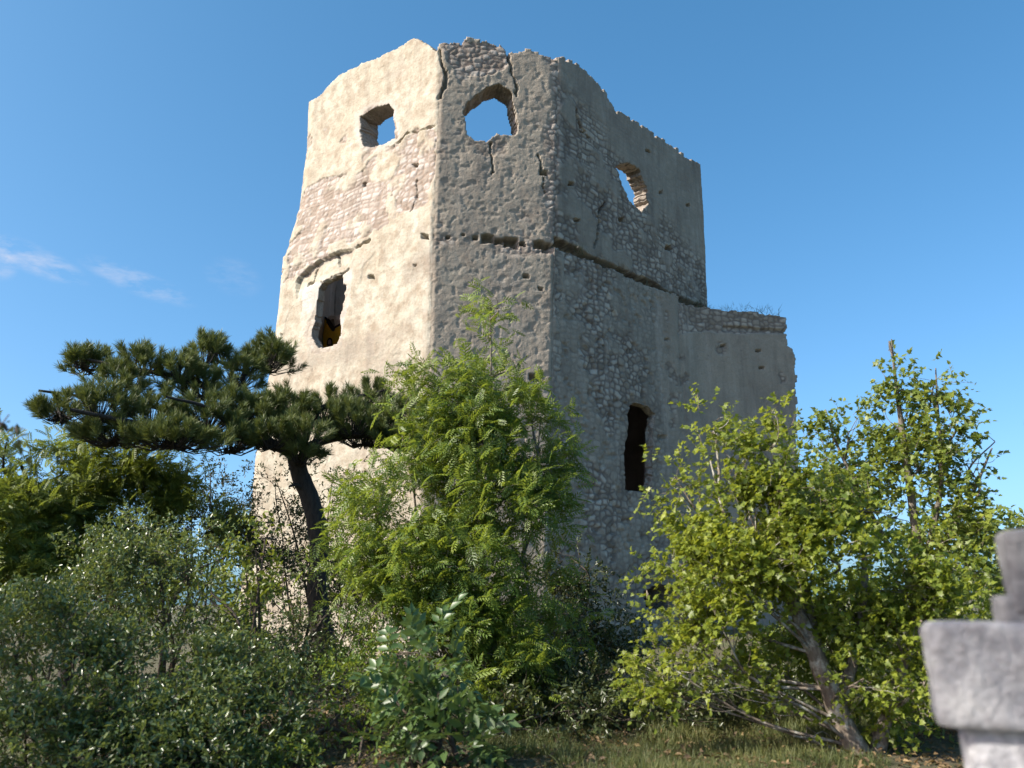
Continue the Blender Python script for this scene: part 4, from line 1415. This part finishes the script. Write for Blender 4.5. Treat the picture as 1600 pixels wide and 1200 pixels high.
# trees just outside the picture on the left: their boughs reach in and their shade falls on the foreground
dT = 6.0
def shade_tree(name, label, base, crown, tmpl, lm, bark, n_mul, leaf, twig_pts=(), per=6):
    t = empty(name, base, label, 'tree')
    tb = Tubes()
    top = np.array(crown[0][0])
    tr = curve([base, base * .6 + top * .4 + [.2, -.1, 0], top], 14)
    tb.add(tr, np.linspace(.22, .07, len(tr)), 9, .08)
    P, O = [], []
    for c, r in crown:
        c, r = np.array(c, float), np.array(r, float)
        j = tr[np.argmin(np.linalg.norm(tr - (c - [0, 0, 1.2]), axis=1))]
        cv = curve([j, (j + c) / 2 + [0, 0, .2], c], 10)
        tb.add(cv, np.linspace(.06, .015, len(cv)), 6, .1)
        n = int(n_mul * r[0] * r[1] * r[2] * (5 if c[1] < 0 else 1))
        d = rand_dir(n)
        p = c + d * r * (RNG.random(n) ** .3 * (.7 + .5 * vnoise(d[:, 0] * 2 + 9, d[:, 2] * 2 + d[:, 1] + 9, 4)))[:, None]
        P.append(p); O.append(d)
        for q in p[:10]:
            tb.add(curve([cv[6], (cv[6] + q) / 2 + RNG.normal(size=3) * .1, q], 6), [.014] * 3 + [.006] * (len(curve([cv[6], q, q], 6)) - 3), 4)
    for pts, n in twig_pts:
        cv = curve(pts, 16)
        tb.add(cv, np.linspace(.022, .005, len(cv)), 5)
        k = RNG.integers(len(cv) * 2 // 3, len(cv), n)
        P.append(cv[k] + RNG.normal(size=(n, 3)) * .05); O.append(rand_dir(n) * .3 + [0, 0, -.6])
    P, O = np.concatenate(P), np.concatenate(O)
    pos, X, D, L, own = leaves_on_twigs(P, O, per, .26, .0)
    twig_tubes(tb, P, D, L, .004, .3)
    tb.build('trunk', bark, t)
    n = len(pos)
    scatter('crown', tmpl, pos, X, up_normals(n, .6), leaf * RNG.uniform(.7, 1.2, n), lm, t)
    return t


_tip = at(334, -66, 4.2)
shade_tree('oak_tree', 'tree beyond the left edge, only its hanging twig tip showing at the top', np.array([-9.2, 5.0, -.05]),
           [((-8.6, 4.6, 7.0), (2.6, 2.4, 1.6)), ((-6.8, 3.4, 7.4), (1.7, 1.9, 1.1)), ((-10.2, 6.6, 5.4), (2.0, 2.0, 1.5)), ((-6.3, -.2, 7.5), (1.5, 1.4, 1.1)), ((-8.4, 2.2, 6.2), (1.6, 1.6, 1.2))],
           t_oval(.5), M['sloe'], M['bark_brown'], 22, .085, [([np.array([-6.8, 3.4, 7.4]), (_tip + [-6.8, 3.4, 7.4]) / 2 + [0, 0, .5], _tip + [-.25, 0, .35], _tip + [0, 0, .06]], 4)])
_e = at(-6, 655, 5.2)
shade_tree('hawthorn_tree', 'dark leafy twig reaching in at the left edge below the clouds', np.array([-7.4, 6.6, -.05]),
           [((-7.6, 6.8, 3.6), (1.5, 1.8, 1.3)), ((-6.6, 5.6, 2.4), (1.2, 1.3, 1.2)), ((-8.6, 8.4, 4.6), (1.6, 1.6, 1.2)), ((-7.2, 7.6, 2.0), (1.3, 1.2, 1.2))],
           t_oval(.55), M['sloe'], M['bark_brown'], 150, .06, [([np.array([-6.6, 5.6, 2.6]), (_e + [-6.6, 5.6, 2.6]) / 2 + [0, 0, .25], _e - [.12, 0, 0], at(14, 672, 5.2)], 7)])


# ------------------------------------------------------------------ grass
def build_grass():
    n = 70000
    d = RNG.uniform(7.6, 15.5, n)
    px = RNG.uniform(740, 1330, n)
    x = np.tan(np.arctan2(px - 800, FPX * .98)) * d
    y = d
    k = (vnoise(x * 1.4 + 50, y * 1.4, 12) * .6 + vnoise(x * 4 + 50, y * 4, 13) * .4 > .34)
    x, y = x[k], y[k]
    n = len(x)
    P = np.column_stack([x, y, ground_h(x, y) - .01])
    X = np.column_stack([RNG.normal(size=n) * .45, RNG.normal(size=n) * .45, np.ones(n)])
    tv = np.array([[0, -.022, 0], [0, .022, 0], [.5, .018, .05], [.5, -.018, .05], [1, 0, .22]])
    tf = [np.array([[0, 1, 2], [0, 2, 3], [3, 2, 4]])]
    o = scatter('grass', (tv, tf), P, X, rand_dir(n), RNG.uniform(.05, .20, n) * (.5 + .9 * vnoise(x * 1.1 + 90, y * 1.1, 14)), M['grass'], None,
                np.clip(.6 * vnoise(x * .8 + 20, y * .8, 15) + .5 * RNG.random(n), 0, 1))
    tag(o, kind='stuff')
    # fallen leaves
    n = 9000
    d = RNG.uniform(7.6, 16, n)
    x = np.tan(np.arctan2(RNG.uniform(200, 1560, n) - 800, FPX * .98)) * d
    P = np.column_stack([x, d, ground_h(x, d) + RNG.uniform(.005, .07, n)])
    dry = leaf_material('dry_leaf', (.06, .035, .018), (.14, .09, .04), (.28, .20, .09), .7, .15)
    o = scatter('leaf_litter', t_oval(.55, .18, .2), P, rand_dir(n) * [1, 1, .35], up_normals(n, .45), RNG.uniform(.04, .09, n), dry, None)
    tag(o, kind='stuff')
    # tufts rooted along the broken ledge
    pts = []
    for px, py, num in ((900, 398, 26), (930, 414, 30), (955, 430, 30), (985, 448, 26), (1010, 458, 26), (1040, 468, 40), (1065, 472, 50), (1100, 478, 60), (1130, 484, 80), (1150, 485, 60), (1190, 489, 60), (1215, 493, 20)):
        q = on_plane(px, py, P2 + WN * .05 if px < 1050 else WB, WN if px < 1050 else np.array([azv(71)[1], -azv(71)[0], 0]))
        for _ in range(num if px > 1050 else num * 2):
            o2 = RNG.normal(size=3) * [.28, .28, .03]
            pts.append(q + o2 - WN * .05)
    P = np.array(pts)
    n = len(P)
    X = np.column_stack([RNG.normal(size=n) * .6, RNG.normal(size=n) * .6, np.ones(n)])
    o = scatter('ledge_weeds', (tv, tf), P, X, rand_dir(n), RNG.uniform(.08, .30, n) * (.5 + 1.2 * vnoise(P[:, 0] * 2.2 + 40, P[:, 1] * 2.2, 19)), M['sloe'], None)
    tag(o, kind='stuff')


build_grass()


# ------------------------------------------------------------------ stone pillar at the right edge
def stone_material(name='rough_grey_limestone', k=1.0):
    m, t, N, L, P = mat_new(name)
    pos = n_pos(t)
    a = n_noise(t, 5, 6, .65, pos)
    b = n_noise(t, 28, 6, .7, pos)
    c = n_mix(t, n_map(t, a, .35, .65), (.15 * k, .15 * k, .16 * k), (.33 * k, .33 * k, .325 * k))
    c = n_mix(t, n_map(t, b, .45, .7, 0, .6), c, (.13, .12, .125))
    L.new(c, P.inputs['Base Color'])
    P.inputs['Roughness'].default_value = .9
    L.new(n_bump(t, n_math(t, 'ADD', a, n_math(t, 'MULTIPLY', b, .8)), 1.0, .04), P.inputs['Normal'])
    return m


def block(name, c, size, rotz, seed, parent, mat, tilt=0.0, rnd=.35):
    n = 26
    u = np.linspace(-1, 1, n)
    V, F, off = [], [], 0
    for ax in range(3):
        for sg in (-1, 1):
            A, B = np.meshgrid(u, u, indexing='ij')
            p = np.zeros((n, n, 3))
            p[..., ax] = sg
            p[..., (ax + 1) % 3] = A
            p[..., (ax + 2) % 3] = B
            V.append(p.reshape(-1, 3))
            i = np.arange(n - 1)[:, None] * n + np.arange(n - 1)[None]
            q = np.stack([i, i + n, i + n + 1, i + 1], -1).reshape(-1, 4)
            F.append((q if sg > 0 else q[:, ::-1]) + off)
            off += n * n
    V = np.concatenate(V)
    # rounded, chipped block
    L4 = (np.abs(V) ** 16).sum(1) ** (1 / 16)
    V = V / L4[:, None]
    nz = (fbm(V[:, 0] * 1.7 + seed * 3 + 20, V[:, 1] * 1.7 + V[:, 2] * 1.3 + 20, seed, 4) - .5) * rnd + (fbm(V[:, 2] * 4 + seed + 30, V[:, 1] * 4 + V[:, 0] * 3.3 + 30, seed + 5, 4) - .5) * rnd * .35
    V = V * (1 + nz[:, None] * .32)
    V = V * np.array(size) / 2
    ct, st = math.cos(tilt), math.sin(tilt)
    V = np.column_stack([V[:, 0] * ct - V[:, 2] * st, V[:, 1], V[:, 0] * st + V[:, 2] * ct])
    c_, s_ = math.cos(rotz), math.sin(rotz)
    V = np.column_stack([V[:, 0] * c_ - V[:, 1] * s_, V[:, 0] * s_ + V[:, 1] * c_, V[:, 2]]) + c
    # weld the cube's seams
    key = np.round(V, 5)
    uq, inv = np.unique(key, axis=0, return_inverse=True)
    F = inv.ravel()[np.concatenate(F)]
    return mesh_np(name, uq, [F], mat, parent, smooth=True)


def build_pillar():
    m0 = stone_material('rough_grey_limestone', 1.5)
    dark = stone_material('shaded_limestone', .85)  # same limestone darkened: shade on the upper stones is in the colour
    pale = stone_material('sunlit_limestone', 2.3)  # same limestone lightened: sunlight on the post is in the colour
    D = 2.75
    c0 = at(1640, 1150, D)
    t = empty('stone_pillar', (c0[0], c0[1], 0), 'rough grey stone pillar of stacked blocks cut off by the right edge', 'pillar')
    k = D / FPX * 1.02

    def place(x0, x1, y0, y1, depth, dd=0.0, rot=-.08, seed=1, tilt=0.0, rnd=.3):
        x0, x1, y0, y1 = x0 + 52, x1 + 60, y0 + 12, y1 + 12
        rot, depth = rot - .30, depth * .62
        a = at((x0 + x1) / 2, (y0 + y1) / 2, D + dd + depth / 2)
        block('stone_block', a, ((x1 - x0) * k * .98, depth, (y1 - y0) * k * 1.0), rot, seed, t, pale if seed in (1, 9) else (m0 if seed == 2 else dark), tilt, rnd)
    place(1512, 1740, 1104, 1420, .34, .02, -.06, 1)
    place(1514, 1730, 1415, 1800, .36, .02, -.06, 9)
    place(1448, 1760, 978, 1110, .36, -.02, -.07, 2, -.02, .22)
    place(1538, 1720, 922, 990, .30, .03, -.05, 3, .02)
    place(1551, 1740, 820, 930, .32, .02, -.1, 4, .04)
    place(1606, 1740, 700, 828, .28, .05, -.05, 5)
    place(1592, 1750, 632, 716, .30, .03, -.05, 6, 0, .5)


build_pillar()
